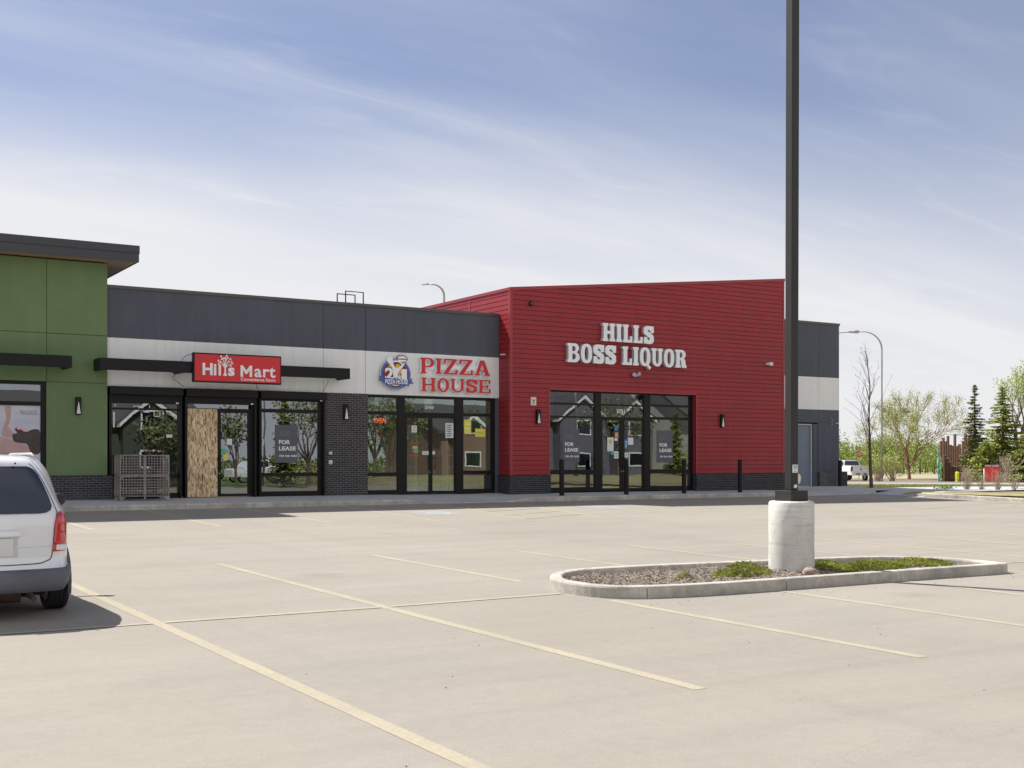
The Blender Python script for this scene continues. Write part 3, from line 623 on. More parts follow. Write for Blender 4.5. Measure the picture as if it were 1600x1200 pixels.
def floor_and_room(parent, x0, x1, y0, y1, wall, m2='infloor'):
    rm = MB(); rm.quad((x0, y0, F0 + .002), (x1, y0, F0 + .002), (x1, y1, F0 + .002), (x0, y1, F0 + .002)); obj('floor', rm, m2, parent)
    rm = MB(); rm.box(x0, x1, y1, y1 + .1, F0, 4.3); rm.box(x0 - .05, x0 + .05, y0, y1 - .01, F0, 4.3); rm.box(x1 - .05, x1 + .05, y0, y1 - .01, F0, 4.3); rm.box(x0 - .04, x1 + .04, y0, y1 - .01, 4.31, 4.4)
    obj('interior_wall', rm, wall, parent)
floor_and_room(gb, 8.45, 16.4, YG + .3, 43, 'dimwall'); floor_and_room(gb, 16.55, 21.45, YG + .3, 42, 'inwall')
YF = YG + .03
# shop A
wa = window(gb, 8.42, 10.53, F0, 3.94, YF, [(8.50, 10.46)], [(.83, 1.27), (1.40, 3.27), (3.325, 3.46)])
wc = window(gb, 12.90, 15.11, F0, 3.94, YF, [(12.99, 14.90)], [(.83, 1.295), (1.405, 3.28), (3.39, 3.64)])
wbn = window(gb, 10.62, 12.87, F0, 3.94, YF, [(10.70, 12.64)], [(3.365, 3.485)], lower=False)
# the frame above has solid bars below the transom: build the doorway in front of it
def door(parent, x0, x1, z0, z1, y, gx0, gx1, gz0, gz1, gl, hx, side):
    d = MB(); d.box(x0, gx0, y, y + .05, z0, z1); d.box(gx1, x1, y, y + .05, z0, z1); d.box(gx0, gx1, y + .003, y + .047, z0, gz0); d.box(gx0, gx1, y + .003, y + .047, gz1, z1)
    o = obj('door', d, 'black', parent); obj('pane', MB().box(gx0 - .01, gx1 + .01, y + .02, y + .03, gz0 - .01, gz1 + .01), gl, o)
    if hx is not None:
        h = MB(); h.tube([(hx, y, 1.55), (hx, y - .07, 1.55), (hx, y - .09, 1.58), (hx, y - .09, 1.86), (hx, y - .07, 1.89), (hx, y, 1.89)], .014, 8); obj('handle', h, 'black', o)
        obj('lock', MB().tube([(hx + side * .0, y - .008, 1.40), (hx, y + .01, 1.40)], .02, 10), 'steel', o)
    return o
# replace solid lower part: rebuild frame for the door bay
bpy.data.objects.remove(wbn.children[0]); bpy.data.objects.remove(wbn)
fb = MB(); fb.box(10.62, 10.70, YF, YF + .11, F0, 3.94); fb.box(12.68, 12.87, YF, YF + .11, F0, 3.94); fb.box(10.70, 12.68, YF + .004, YF + .106, 3.49, 3.94); fb.box(10.70, 12.68, YF + .004, YF + .106, 3.315, 3.365)
wB = obj('window', fb, 'black', gb); obj('pane', MB().box(10.69, 12.62, YF + .045, YF + .055, 3.36, 3.495), 'glass', wB)
door(gb, 11.64, 12.68, F0 + .01, 3.312, YF + .02, 11.75, 12.585, .78, 3.235, 'glass', 11.70, -1)
tag(obj('strand_board_panel', MB().box(10.71, 11.632, YF - .012, YF + .016, F0 + .005, 3.345), 'osb', origin=(11.17, YF, F0)), 'sheet of bare strand board covering the broken door leaf', 'board')
# pizza shop front
window(gb, 16.588, 17.955, F0, 3.938, YF, [(16.62, 17.69)], [(.82, 1.28), (1.395, 3.285), (3.395, 3.845)], gl='glass2')
window(gb, 19.86, 21.42, F0, 3.938, YF, [(20.175, 21.29)], [(.82, 1.315), (1.445, 3.295), (3.395, 3.845)], gl='glass2')
fb = MB(); fb.box(17.957, 19.858, YF + .004, YF + .106, 3.85, 3.938); fb.box(17.957, 19.858, YF + .004, YF + .106, 3.30, 3.385)
wP = obj('window', fb, 'black', gb); obj('pane', MB().box(17.95, 19.86, YF + .045, YF + .055, 3.38, 3.86), 'glass2', wP)
door(gb, 17.96, 18.925, F0 + .01, 3.297, YF + .02, 18.045, 18.86, .77, 3.205, 'glass2', 18.88, 1)
door(gb, 18.93, 19.857, F0 + .01, 3.297, YF + .02, 19.0, 19.83, .77, 3.205, 'glass2', 19.06, 1)
# roller shutters above the three mart bays
for x0, x1, zb in ((8.42, 10.53, 3.47), (10.62, 12.83, 3.50), (12.925, 15.10, 3.66)):
    s = MB(); s.box(x0, x1, YG - .22, YG + .02, 3.70, 3.935)
    o = obj('roller_shutter_box', s, 'black2', gb, bevel=.01)
    obj('guide_rail', MB().box(x0 + .0, x0 + .07, YG - .075, YG + .025, F0, 3.70), 'black', o); obj('guide_rail', MB().box(x1 - .07, x1, YG - .075, YG + .025, F0, 3.70), 'black', o)
    sl = MB(); z = zb
    while z < 3.695:
        sl.box(x0 + .072, x1 - .072, YG - .055, YG - .035, z, min(z + .036, 3.70)); sl.box(x0 + .072, x1 - .072, YG - .05, YG - .04, z + .036, min(z + .042, 3.70)); z += .042
    obj('shutter_curtain', sl, 'black2', o)
    e = MB(); e.box(x1 - .18, x1 - .10, YG - .062, YG - .056, zb - .0, zb + .035); obj('shutter_label', e, 'textwhite', o)
# ---- green building
gr = thing('shop_building', 'green stucco shop building with wide flat roof overhang at the left edge', 'building', (2, 35.6, F0))
YE = 35.6
gm = MB(); xs = [-12, -4.5, 1.1, 6.705, 8.36]
for i in range(4):
    a, b = xs[i] + .007, xs[i + 1] - (.007 if i < 3 else 0)
    for z0, z1 in ((5.372, 7.44), (4.010, 5.358)): gm.box(a, b, YE, YE + .12, z0, z1)
gm.box(6.70, 8.36, YE, YE + .12, 1.365, 3.996); gm.box(-12, -2.4, YE, YE + .12, 1.365, 3.996)
gm.box(-12, 8.345, YE + .12, YE + .2, 4.0, 7.44); gm.box(6.70, 8.345, YE + .121, YE + .2, F0, 4.0)
gm.box(8.16, 8.36, YE + .2, 48, 4.0, 7.44); gm.box(-12, -11.8, YE + .2, 48, F0, 7.44); gm.box(-11.8, 8.16, 47.8, 48, F0, 7.44)
obj('wall', gm, 'green', gr)
obj('brick_base', MB().box(6.66, 8.50, YE - .09, YE + .2, F0 - .06, 1.36), 'brick3', gr); obj('brick_base', MB().box(-12, -2.4, YE - .09, YE + .2, F0 - .06, 1.36), 'brick3', gr)
window(gr, -2.4, 6.70, F0, 4.0, YE + .05, [(-2.3, 1.9), (2.05, 6.56)], [(.83, 1.27), (1.40, 3.325), (3.435, 3.91)], gl='glass')
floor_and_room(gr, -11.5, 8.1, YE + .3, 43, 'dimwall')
rf = obj('roof', MB().box(-13, 9.06, 35.02, 49, 7.50, 7.70), 'fascia', gr)
fa = MB(); fa.box(-13, 9.10, 34.98, 35.02, 7.468, 7.712); fa.box(9.06, 9.10, 35.02, 49, 7.468, 7.712); fa.box(-13.02, 9.115, 34.965, 49, 7.724, 7.935); fa.box(-13.01, 9.12, 34.96, 49, 7.712, 7.724)
obj('fascia', fa, 'fascia', rf, bevel=.004)
so = MB(); so.box(-13, 9.06, 35.02, 49, 7.484, 7.498)
x = -13
while x < 9.03: so.box(x, x + .07, 35.05, 35.30, 7.476, 7.4835); x += .12
y = 35.36
while y < 48: so.box(8.38, 9.05, y, y + .13, 7.477, 7.4835); y += .15
obj('soffit', so, 'soffit', rf)
# ---- red building
rb = thing('shop_building', 'red lap sided liquor shop building with a rising roofline', 'building', (28, 34.98, F0))
YR = 34.98; X0, X1 = 21.58, 34.33
def rtop(x): return 7.60 + (x - X0) / (X1 - X0) * (8.90 - 7.60)
sd_ = MB(); pitch = .1665; zb = 1.30; ox0, ox1, oz = 23.20, 29.79, 4.25
def board(x0, x1, z0, z1, fn=None):
    if x1 - x0 < .02: return
    # front wall board with sloped top clip
    y = YR
    if z1 <= rtop(x0): poly = [(x0, z0), (x1, z0), (x1, z1), (x0, z1)]
    else:
        def xat(z): return X0 + (z - 7.60) / 1.30 * (X1 - X0)
        a = max(x0, xat(z0)); b_ = min(x1, xat(z1))
        if a >= x1: return
        poly = [(a, z0), (x1, z0), (x1, min(z1, rtop(x1)))] + ([(b_, z1)] if b_ < x1 else []) + ([(a, rtop(a))] if a == x0 and rtop(a) > z0 + .001 else [])
    n = len(poly); zt = z1 - z0
    vs = [(p[0], y - .012 + .008 * (p[1] - z0) / zt, p[1]) for p in poly] + [(p[0], y + .022, p[1]) for p in poly]
    sd_.add(vs, [tuple(range(n)), tuple(range(2 * n - 1, n - 1, -1))] + [(i, i + n, (i + 1) % n + n, (i + 1) % n) for i in range(n)])
z = zb; k = 0; q = random.Random(2)
while z < 8.9:
    z1 = z + pitch - .014
    segs = [(X0 + .09, X1 - .07)] if z > oz - .02 else ([(X0 + .09, ox0 - .0), (ox1 + .0, X1 - .07)] if z1 < oz + .01 else [(X0 + .09, ox0), (ox1, X1 - .07)])
    for a, b_ in segs:
        cuts = [a] + sorted(x for x in [X0 + ((k * 1.37) % 3.6) + 3.6 * j for j in range(5)] if a + .4 < x < b_ - .4) + [b_]
        for i in range(len(cuts) - 1): board(cuts[i] + (.002 if i else 0), cuts[i + 1] - (.002 if i < len(cuts) - 2 else 0), z, z1)
    z += pitch; k += 1
obj('siding', sd_, 'red', rb)
bk = MB(); bk.prism([(X0 + .03, 1.28), (ox0 - .03, 1.28), (ox0 - .03, oz + .03), (ox1 + .03, oz + .03), (ox1 + .03, 1.28), (X1 - .03, 1.28), (X1 - .03, rtop(X1)), (X0 + .03, rtop(X0))], YR + .022, YR + .10)
obj('wall_backing', bk, 'joint', rb)
# side wall (faces the sun)
s2 = MB(); z = zb; 
while z < 7.58:
    z1 = min(z + pitch - .014, 7.60)
    for a, b_ in ((YR + .09, 37.68), (37.78, 44.0), (44.02, 50)):
        s2.add([(X0 - .012, a, z), (X0 - .012, b_, z), (X0 - .004, b_, z1), (X0 - .004, a, z1), (X0 + .022, a, z), (X0 + .022, b_, z), (X0 + .022, b_, z1), (X0 + .022, a, z1)], [(0, 3, 2, 1), (4, 5, 6, 7), (0, 1, 5, 4), (2, 3, 7, 6), (0, 4, 7, 3), (1, 2, 6, 5)])
    z += pitch
obj('side_siding', s2, 'red', rb)
obj('side_backing', MB().box(X0 + .022, X0 + .10, YR + .1, 50, 1.28, 7.6), 'joint', rb)
tr = MB(); tr.box(X0 - .02, X0 + .088, YR - .02, YR - .001, 1.28, rtop(X0)); tr.box(X0 - .0205, X0 - .001, YR - .0, YR + .088, 1.28, 7.6); obj('corner_trim', tr, 'redtrim', rb)
obj('corner_trim', MB().box(X1 - .068, X1 + .012, YR - .018, YR + .1, 1.28, rtop(X1)), 'redtrim', rb); obj('joint_trim', MB().box(X0 - .018, X0 - .001, 37.682, 37.778, 1.28, 7.6), 'redtrim', rb)
tr = MB(); tr.prism([(X0 - .03, rtop(X0) - .01), (X1 + .03, rtop(X1) - .01), (X1 + .03, rtop(X1) + .095), (X0 - .03, rtop(X0) + .095)], YR - .035, YR + .3)
tr.box(X0 - .035, X0 + .2, YR - .03, 50, 7.59, 7.693); obj('parapet_cap', tr, 'redtrim', rb)
rw_ = MB(); rw_.add([(X0 + .1, YR + .3, 7.3), (X1 - .1, YR + .3, 8.6), (X1 - .1, 50, 8.6), (X0 + .1, 50, 7.3)], [(0, 1, 2, 3)]); obj('roof', rw_, 'dark', rb)
obj('side_wall', MB().box(X1 - .1, X1, YR + .1, 50, F0, 8.85).box(X0 + .1, X1 - .1, 49.9, 50, F0, 7.3), 'dark', rb)
rj = MB(); rj.box(ox0 - .06, ox0, YR - .016, YR + .34, 1.28, oz + .001).box(ox1, ox1 + .06, YR - .016, YR + .34, 1.28, oz + .001).box(ox0 + .001, ox1 - .001, YR - .014, YR + .33, oz - .0, oz + .05)
obj('window_reveal', rj, 'redtrim', rb)
br_ = MB(); br_.box(X0 - .06, ox0 + .0, YR - .07, YR + .3, F0 - .1, 1.285); obj('brick_base', MB().box(ox1 + .0, X1 + .04, YR - .07, YR + .3, F0 - .1, 1.285), 'brick2', rb); br_.box(X0 - .06, X0 + .3, YR + .3, YG + .02, F0 - .1, 1.285)
obj('brick_base', br_, 'brick2', rb)
YW = YR + .17
window(rb, ox0, 25.52, F0, oz, YW, [(23.30, 25.24)], [(.84, 1.31), (1.46, 3.30), (3.36, 3.755), (3.825, 4.20)], gl='glass')
window(rb, 27.47, ox1, F0, oz, YW, [(27.76, 29.69)], [(.84, 1.31), (1.46, 3.30), (3.40, 3.78), (3.86, 4.20)], gl='glass')
fb = MB(); fb.box(25.522, 27.468, YW + .004, YW + .106, 3.27, 3.36); fb.box(25.522, 27.468, YW + .004, YW + .106, 3.76, 3.82); fb.box(25.522, 27.468, YW + .004, YW + .106, 4.2, oz)
wR = obj('window', fb, 'black', rb); obj('pane', MB().box(25.51, 27.47, YW + .045, YW + .055, 3.35, 3.77), 'glass', wR); obj('pane', MB().box(25.51, 27.47, YW + .045, YW + .055, 3.81, 4.21), 'glass', wR)
door(rb, 25.53, 26.49, F0 + .01, 3.267, YW + .02, 25.60, 26.38, .79, 3.245, 'glass', 26.44, 1)
door(rb, 26.495, 27.465, F0 + .01, 3.267, YW + .02, 26.59, 27.39, .79, 3.245, 'glass', 26.54, 1)
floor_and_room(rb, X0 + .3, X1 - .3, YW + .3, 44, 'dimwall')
# ---- rear grey block on the right
bb = thing('shop_building', 'charcoal and pale grey block with a blue grey service door right of the red shop', 'building', (37, 36.9, F0))
YB = 36.9
o1 = MB(); panels(o1, [X1, 38.27, 39.467], [5.345, 7.60], YB, YB + .2); o1.box(X1, 39.46, YB + .2, YB + .28, 3.4, 7.6)
o1.box(38.27, 39.467, YB, YB + .198, 1.305, 3.395); o1.box(38.27, 39.467, YB, YB + .198, 3.409, 3.955); o1.box(X1, 38.256, YB, YB + .198, 3.40, 3.955); o1.box(X1, 36.35, YB, YB + .198, 1.3, 3.396); o1.box(38.19, 38.258, YB, YB + .2, 1.305, 3.398)
o1.box(39.267, 39.467, YB + .2, 50, F0, 7.6); o1.box(X1, 39.26, YB + .28, 50, 7.2, 7.35); o1.box(X1, 39.26, 49.8, 50, F0, 7.2)
obj('wall', o1, 'dark', bb)
o1 = MB(); panels(o1, [X1, 38.27, 39.467], [3.958, 5.343], YB - .003, YB + .195); obj('light_band', o1, 'white', bb)
obj('parapet_cap', MB().box(X1, 39.50, YB - .03, YB + .3, 7.602, 7.70), 'cap', bb)
obj('stone_base', MB().box(38.20, 39.52, YB - .10, YB + .2, .5, 1.30), 'stone', bb)
obj('brick_wing', MB().box(39.522, 39.85, YB - .12, YB + 1.6, .5, 1.31), 'brick2', bb)
obj('brick_base', MB().box(X1, 36.35, YB - .08, YB + .2, .5, 1.3), 'brick2', bb)
dr = obj('door', MB().box(36.42, 37.86, YB + .14, YB + .19, F0 + .01, 3.29), 'door', bb)
fm = MB(); fm.box(37.862, 37.93, YB + .08, YB + .2, F0, 3.29); fm.box(36.35, 36.42, YB + .08, YB + .2, F0, 3.29); fm.box(36.35, 37.93, YB + .08, YB + .2, 3.292, 3.34); obj('frame', fm, 'doorframe', dr)
obj('reveal', MB().box(37.932, 38.188, YB + .02, YB + .2, F0, 3.34), 'dark', bb)
obj('handle', MB().tube([(36.95, YB + .14, 1.80), (36.95, YB + .09, 1.80), (37.10, YB + .09, 1.79)], .016, 8), 'steel', dr)
obj('handle', MB().tube([(36.95, YB + .14, 1.95), (36.95, YB + .1, 1.95)], .03, 8), 'steel', dr)
fx = MB(); fx.tube([(38.93, YB - .02, 3.60), (39.0, YB - .06, 3.57), (38.99, YB - .06, 3.47), (38.90, YB - .05, 3.40), (38.92, YB - .05, 3.30), (39.02, YB - .06, 3.34), (39.06, YB - .03, 3.42)], .014, 6)
tag(obj('wall_hose_fitting', fx, 'steel', origin=(38.95, YB, 3.3)), 'small bent silver pipe fitting on the charcoal wall right of the service door', 'pipe fitting')

# ------------------------------------------------------------------ canopies
def canopy(label, x0, x1, yf, yb, z0, z1, mids):
    t = thing('awning', label, 'awning', ((x0 + x1) / 2, yb, z0), 'flat steel awnings over the shop windows')
    obj('front_beam', MB().box(x0, x1, yf, yf + .06, z0, z1), 'black2', t, bevel=.006)
    for x in (x0 + .0, x1 - .12): obj('end_beam', MB().box(x, x + .12, yf + .062, yb, z0 + .002, z1 - .002), 'black2', t)
    for x in mids: obj('bracket', MB().box(x, x + .14, yf + .062, yb, z0 + .002, z1 - .05), 'black2', t)
    r = MB(); n_ = 3
    for i in range(n_): 
        y = yf + .2 + i * .2; r.box(x0 + .13, x1 - .13, y, y + .03, z1 - .10, z1 - .04)
    obj('slats', r, 'black2', t); return t
canopy('long black flat steel awning over the mart windows behind the red sign', 7.98, 15.61, 34.87, 35.66, 4.345, 4.68, (10.27, 13.0))
canopy('black flat steel awning over the massage shop window on the green wall', -3.2, 7.22, 34.79, 35.58, 4.36, 4.69, (-.2, 3.3))
# thin cables hanging from the awning to the shutter boxes
for pts, lb in (([(10.25, 35.3, 4.33), (10.2, 35.45, 4.22), (10.38, 35.5, 4.10), (10.55, 35.5, 3.96)], 'thin black cable drooping from the awning left of the red sign'),
                ([(12.72, 35.3, 4.10), (12.78, 35.45, 4.02), (12.86, 35.5, 3.90)], 'short thin cable dropping below the red sign to the shutter box'),
                ([(15.05, 35.3, 4.33), (15.10, 35.45, 4.22), (15.02, 35.5, 4.08), (14.98, 35.5, 3.95)], 'thin cable curling down from the right end of the awning')):
    tag(obj('cable', MB().tube(catmull(pts, 5, False), .008, 6), 'blackp', origin=pts[-1]), lb, 'cable', 'cables under the long awning')
tag(obj('cable', MB().tube(catmull([(10.62, 34.95, 4.88), (10.5, 34.9, 4.88), (10.38, 35.0, 4.78), (10.33, 35.0, 4.68)], 5, False), .008, 6), 'blackp', origin=(10.4, 35, 4.68)), 'thin cable looping from the top left corner of the red sign', 'cable', 'cables under the long awning')
# ------------------------------------------------------------------ letters
def slab(ch, w=.24, t=.13, e=.06, W=None):
    """slab serif capital, cap height 1; returns (pieces, advance); a piece is a list of even-odd loops"""
    def bowl(x0, z0, x1, z1, r, hole):
        cx = x1 - r; rz = (z1 - z0) / 2; cz = (z0 + z1) / 2
        return [(x0, z0), (cx, z0)] + [(cx + r * math.sin(R(a)), cz - rz * math.cos(R(a))) for a in range(10, 180, 10)] + [(cx, z1), (x0, z1)]
    s = w; th = t * 1.02
    if ch == 'I':
        X = w + 2 * e; return [[[(0, 0), (X, 0), (X, t), (X - e, t), (X - e, 1 - t), (X, 1 - t), (X, 1), (0, 1), (0, 1 - t), (e, 1 - t), (e, t), (0, t)]]], X
    if ch == 'H':
        X = W or .86; a = e; b = e + w; c = X - e - w; d = X - e; m0, m1 = .5 - t * .6, .5 + t * .6
        return [[[(0, 0), (b + e, 0), (b + e, t), (b, t), (b, m0), (c, m0), (c, t), (c - e, t), (c - e, 0), (X, 0), (X, t), (d, t), (d, 1 - t), (X, 1 - t), (X, 1), (c - e, 1), (c - e, 1 - t), (c, 1 - t), (c, m1), (b, m1), (b, 1 - t), (b + e, 1 - t), (b + e, 1), (0, 1), (0, 1 - t), (a, 1 - t), (a, t), (0, t)]]], X
    if ch == 'L':
        X = W or .68; return [[[(0, 0), (X, 0), (X, .36), (X - .13, .36), (X - .15, t), (e + w, t), (e + w, 1 - t), (2 * e + w, 1 - t), (2 * e + w, 1), (0, 1), (0, 1 - t), (e, 1 - t), (e, t), (0, t)]]], X
    if ch == 'P':
        X = W or .74; o = [(0, 0), (2 * e + w, 0), (2 * e + w, t), (e + w, t), (e + w, .40)] + bowl(e + w + .02, .40, X, 1, .30, 0)[1:-1] + [(0, 1), (0, 1 - t), (e, 1 - t), (e, t), (0, t)]
        return [[o, bowl(e + w, .40 + t * .95, X - w * .95, 1 - t * .95, .12, 1)]], X
    if ch == 'R':
        X = W or .80; o = [(0, 0), (2 * e + w, 0), (2 * e + w, t), (e + w, t), (e + w, .42), (X - w - .10, .40), (X - w - .08, .12), (X - w - .02, 0), (X + .03, 0), (X + .03, t), (X - .03, t), (X - .05, .40), (X - .10, .48)] + [(X - .30 + .27 * math.sin(R(a)), .74 - .26 * math.cos(R(a))) for a in range(30, 180, 12)] + [(X - .3, 1), (0, 1), (0, 1 - t), (e, 1 - t), (e, t), (0, t)]
        return [[o, bowl(e + w, .55, X - w * .9 - .03, 1 - t * .95, .10, 1)]], X
    if ch == 'B':
        X = W or .80; o = [(0, 0), (X - .3, 0)] + [(X - .28 + .28 * math.sin(R(a)), .27 - .27 * math.cos(R(a))) for a in range(10, 160, 10)] + [(X - .31 + .27 * math.sin(R(a)), .755 - .245 * math.cos(R(a))) for a in range(30, 180, 10)] + [(X - .3, 1), (0, 1), (0, 1 - t), (e, 1 - t), (e, t), (0, t)]
        return [[o, bowl(e + w, t, X - w * .95, .46, .12, 1), bowl(e + w, .58, X - w * .95 - .02, 1 - t, .12, 1)]], X
    if ch == 'E':
        X = W or .76; return [[[(0, 0), (X, 0), (X, .34), (X - .11, .34), (X - .13, t), (e + w, t), (e + w, .5 - t * .5), (X - .28, .5 - t * .5), (X - .28, .36), (X - .18, .36), (X - .18, .64), (X - .28, .64), (X - .28, .5 + t * .5), (e + w, .5 + t * .5), (e + w, 1 - t), (X - .15, 1 - t), (X - .13, .70), (X - .02, .70), (X - .02, 1), (0, 1), (0, 1 - t), (e, 1 - t), (e, t), (0, t)]]], X
    if ch == 'U':
        X = W or .84; c = X / 2; ro = X / 2 - e; rz = .34; ri = ro - w * .9; riz = rz - t
        o = [(X, 1), (c + ri - e, 1), (c + ri - e, 1 - t), (c + ri, 1 - t)] + [(c + ri * math.cos(R(a)), rz - riz * math.sin(R(a))) for a in range(0, 181, 15)] + [(c - ri, 1 - t), (c - ri + e, 1 - t), (c - ri + e, 1), (0, 1), (0, 1 - t), (c - ro, 1 - t)] + [(c - ro * math.cos(R(a)), rz - rz * math.sin(R(a))) for a in range(0, 181, 15)] + [(c + ro, 1 - t), (X, 1 - t)]
        return [[o]], X
    if ch == 'Z':
        X = W or .78; return [[[(0, 0), (X - .02, 0), (X, .34), (X - .11, .34), (X - .16, t), (w * 1.35, t), (X - .02, 1 - t * .6), (X - .02, 1), (.03, 1), (.01, .68), (.12, .68), (.17, 1 - t), (X - w * 1.45, 1 - t), (0, t * .6)]]], X
    if ch == 'A':
        X = W or .92; c = X / 2; o = [(0, 0), (.34, 0), (.34, t), (.27, t), (.30, .27), (X - .36, .27), (X - .31, t), (X - .38, t), (X - .38, 0), (X, 0), (X, t), (X - .06, t), (c + .13, 1), (c - .14, 1), (.08, t), (0, t)]
        return [[o, [(.345, .27 + t * .9), (X - .40, .27 + t * .9), (c - .01, .80)]]], X
    if ch in 'OQ':
        X = W or .80; c = X / 2; p = .8 if W else .95; P = [[ell(c, .5, X / 2, .5 + .015, 36, p=p), ell(c, .5, X / 2 - w * .95, .5 - t, 36, p=p)]]
        if ch == 'Q': P.append([[(c - .02, .12), (c + .08, .2), (X - .02, .0), (X + .05, -.06), (X - .05, -.2), (c + .12, -.02)]])
        return P, X
    if ch == 'S':
        X = W or .72; s = w * .98; ax = X / 2 - s / 2; th_ = t + .035; top_ = [(X / 2 + ax * math.cos(R(a)), .735 + (.265 - th_ / 2) * math.sin(R(a)) + .0) for a in range(12, 245, 12)]; bot = [(X / 2 + ax * math.cos(R(a)), .285 + (.285 - th_ / 2) * math.sin(R(a))) for a in range(60, -180, -12)]
        path = top_ + bot; L1 = []; L2 = []
        for i in range(len(path)):
            a = path[max(0, i - 1)]; b = path[min(len(path) - 1, i + 1)]; dx, dz = b[0] - a[0], b[1] - a[1]; l_ = math.hypot(dx, dz); nx, nz = -dz / l_, dx / l_
            hw_ = s / 2 * abs(nx) + th_ / 2 * abs(nz); L1.append((path[i][0] + nx * hw_, path[i][1] + nz * hw_)); L2.append((path[i][0] - nx * hw_, path[i][1] - nz * hw_))
        pcs = [[L1 + L2[::-1]]]
        pcs.append([[(X - s - .02, .62), (X, .62), (X, 1.0), (X - .09, 1.0), (X - s * .6, .80)]]); pcs.append([[(0, .0), (.09, 0), (s * .6, .2), (s + .02, .38), (0, .38)]])
        return pcs, X
def sign_letters(parent, text, x0, x1, z0, z1, y, face, back, w, t, e, gap, Ws={}, space=.34, halo=.0, depth=.10):
    items = []; x = 0
    for c in text:
        if c == ' ': x += space; continue
        pcs, adv = slab(c, w, t, e, Ws.get(c)); items.append((x, pcs)); x += adv + gap
    T = x - gap; sx = (x1 - x0) / T; sz = z1 - z0
    for xo, pcs in items:
        front = MB(); bk = MB()
        for i, lp in enumerate(pcs):
            vs, fs = curve_mesh([[((p[0] + xo) * sx + x0, p[1] * sz + z0) for p in l_] for l_ in lp], .012); front.add([(v[0], v[1] + y - .003 * i, v[2]) for v in vs], fs)
        o = obj('letter', front, face, parent)
        for i, lp in enumerate(pcs):
            l2 = []
            for l_ in lp:
                pts = [((p[0] + xo) * sx + x0, p[1] * sz + z0) for p in l_]
                if halo:
                    A = sum(pts[k - 1][0] * pts[k][1] - pts[k][0] * pts[k - 1][1] for k in range(len(pts))); outer = l_ is lp[0]; sg = (1 if A > 0 else -1) * (1 if outer else -1); q = []
                    for k in range(len(pts)):
                        a, b, c = pts[k - 1], pts[k], pts[(k + 1) % len(pts)]; d1 = Vector((b[0] - a[0], b[1] - a[1])); d2 = Vector((c[0] - b[0], c[1] - b[1]))
                        if d1.length < 1e-6 or d2.length < 1e-6: continue
                        d1.normalize(); d2.normalize(); nn = Vector((d1.y + d2.y, -d1.x - d2.x)); 
                        if nn.length < .2: continue
                        nn.normalize(); f = min(1.6, 1 / max(.3, nn.dot(Vector((d1.y, -d1.x))))); q.append((b[0] + nn.x * sg * halo * f, b[1] + nn.y * sg * halo * f))
                    pts = q
                l2.append(pts)
            vs, fs = curve_mesh(l2, depth); bk.add([(v[0], v[1] + y + .0125 + .003 * i, v[2]) for v in vs], fs)
        obj('letter_return', bk, back, o)
pz = thing('shop_sign', 'red slab letters PIZZA over HOUSE with silver edges on the pale band', 'sign', (19.7, 35.7, 4.08))
sign_letters(pz, 'PIZZA', 18.44, 21.12, 4.68, 5.20, YG - .155, 'pred', 'whitep', .215, .10, .075, .10, {'Z': .86, 'A': .98, 'P': .82}, halo=.013)
sign_letters(pz, 'HOUSE', 18.47, 21.14, 4.085, 4.545, YG - .155, 'signred', 'whitep', .215, .105, .075, .10, {'H': .98, 'U': .98, 'E': .86, 'S': .76}, halo=.013)
rc = MB(); rc.box(18.62, 20.85, YG - .04, YG - .005, 4.82, 5.0); rc.box(18.62, 20.9, YG - .04, YG - .005, 4.22, 4.38); obj('raceway', rc, 'whitep', pz)
lq = thing('shop_sign', 'white block letters HILLS BOSS LIQUOR on the red siding', 'sign', (26.5, 34.98, 5.2))
sign_letters(lq, 'HILLS', 25.36, 27.66, 6.05, 6.69, YR - .155, 'whitep', 'silver', .235, .145, .06, .085, {'H': .80, 'L': .60, 'S': .66}, halo=.0, depth=.13)
sign_letters(lq, 'BOSS LIQUOR', 23.84, 29.19, 5.235, 5.90, YR - .155, 'whitep', 'silver', .235, .145, .06, .085, {'B': .74, 'O': .68, 'Q': .68, 'L': .60, 'S': .66, 'U': .74, 'R': .72}, space=.34, depth=.13)
# round pizza logo
lg = thing('logo_sign', 'round blue 2 FOR 1 pizza house emblem with a ribbon on the pale band', 'sign', (17.54, 35.7, 4.12))
y0 = YG - .11; CX, CZ = 17.55, 4.62; rx, rz = .535, .50
plate('rim', [ell(CX, CZ, rx + .025, rz + .025, 40)], y0, .09, 'silver', lg)
plate('blue_disc', [ell(CX, CZ, rx, rz, 40)], y0 - .004, .003, 'blue', lg)
plate('light_patch', [ell(CX - .02, CZ + .28, .30, .20, 24)], y0 - .007, .002, 'ltblue', lg)
plate('maroon_disc', [ell(CX, CZ + .0, .46, .42, 36)], y0 - .010, .002, 'maroon', lg)
plate('white_arc', [ell(CX, CZ - .02, .40, .44, 30, 190, 350) + ell(CX, CZ - .02, .34, .38, 30, 190, 350)[::-1]], y0 - .013, .002, 'whitep', lg)
plate('yellow_patch', [[(CX - .02, CZ + .16), (CX + .16, CZ + .18), (CX + .14, CZ + .32), (CX + .02, CZ + .33)], [(CX + .08, CZ - .02), (CX + .2, CZ + .02), (CX + .2, CZ + .14), (CX + .1, CZ + .08)], [(CX - .28, CZ + .25), (CX - .12, CZ + .20), (CX - .18, CZ + .34)]], y0 - .013, .002, 'yellow', lg)
plate('crust_bowl', [ell(CX, CZ - .25, .27, .20, 20, 180, 360)], y0 - .013, .002, 'whitep', lg)
plate('crust_filling', [ell(CX, CZ - .27, .20, .10, 16, 180, 360)], y0 - .016, .002, 'orangest', lg)
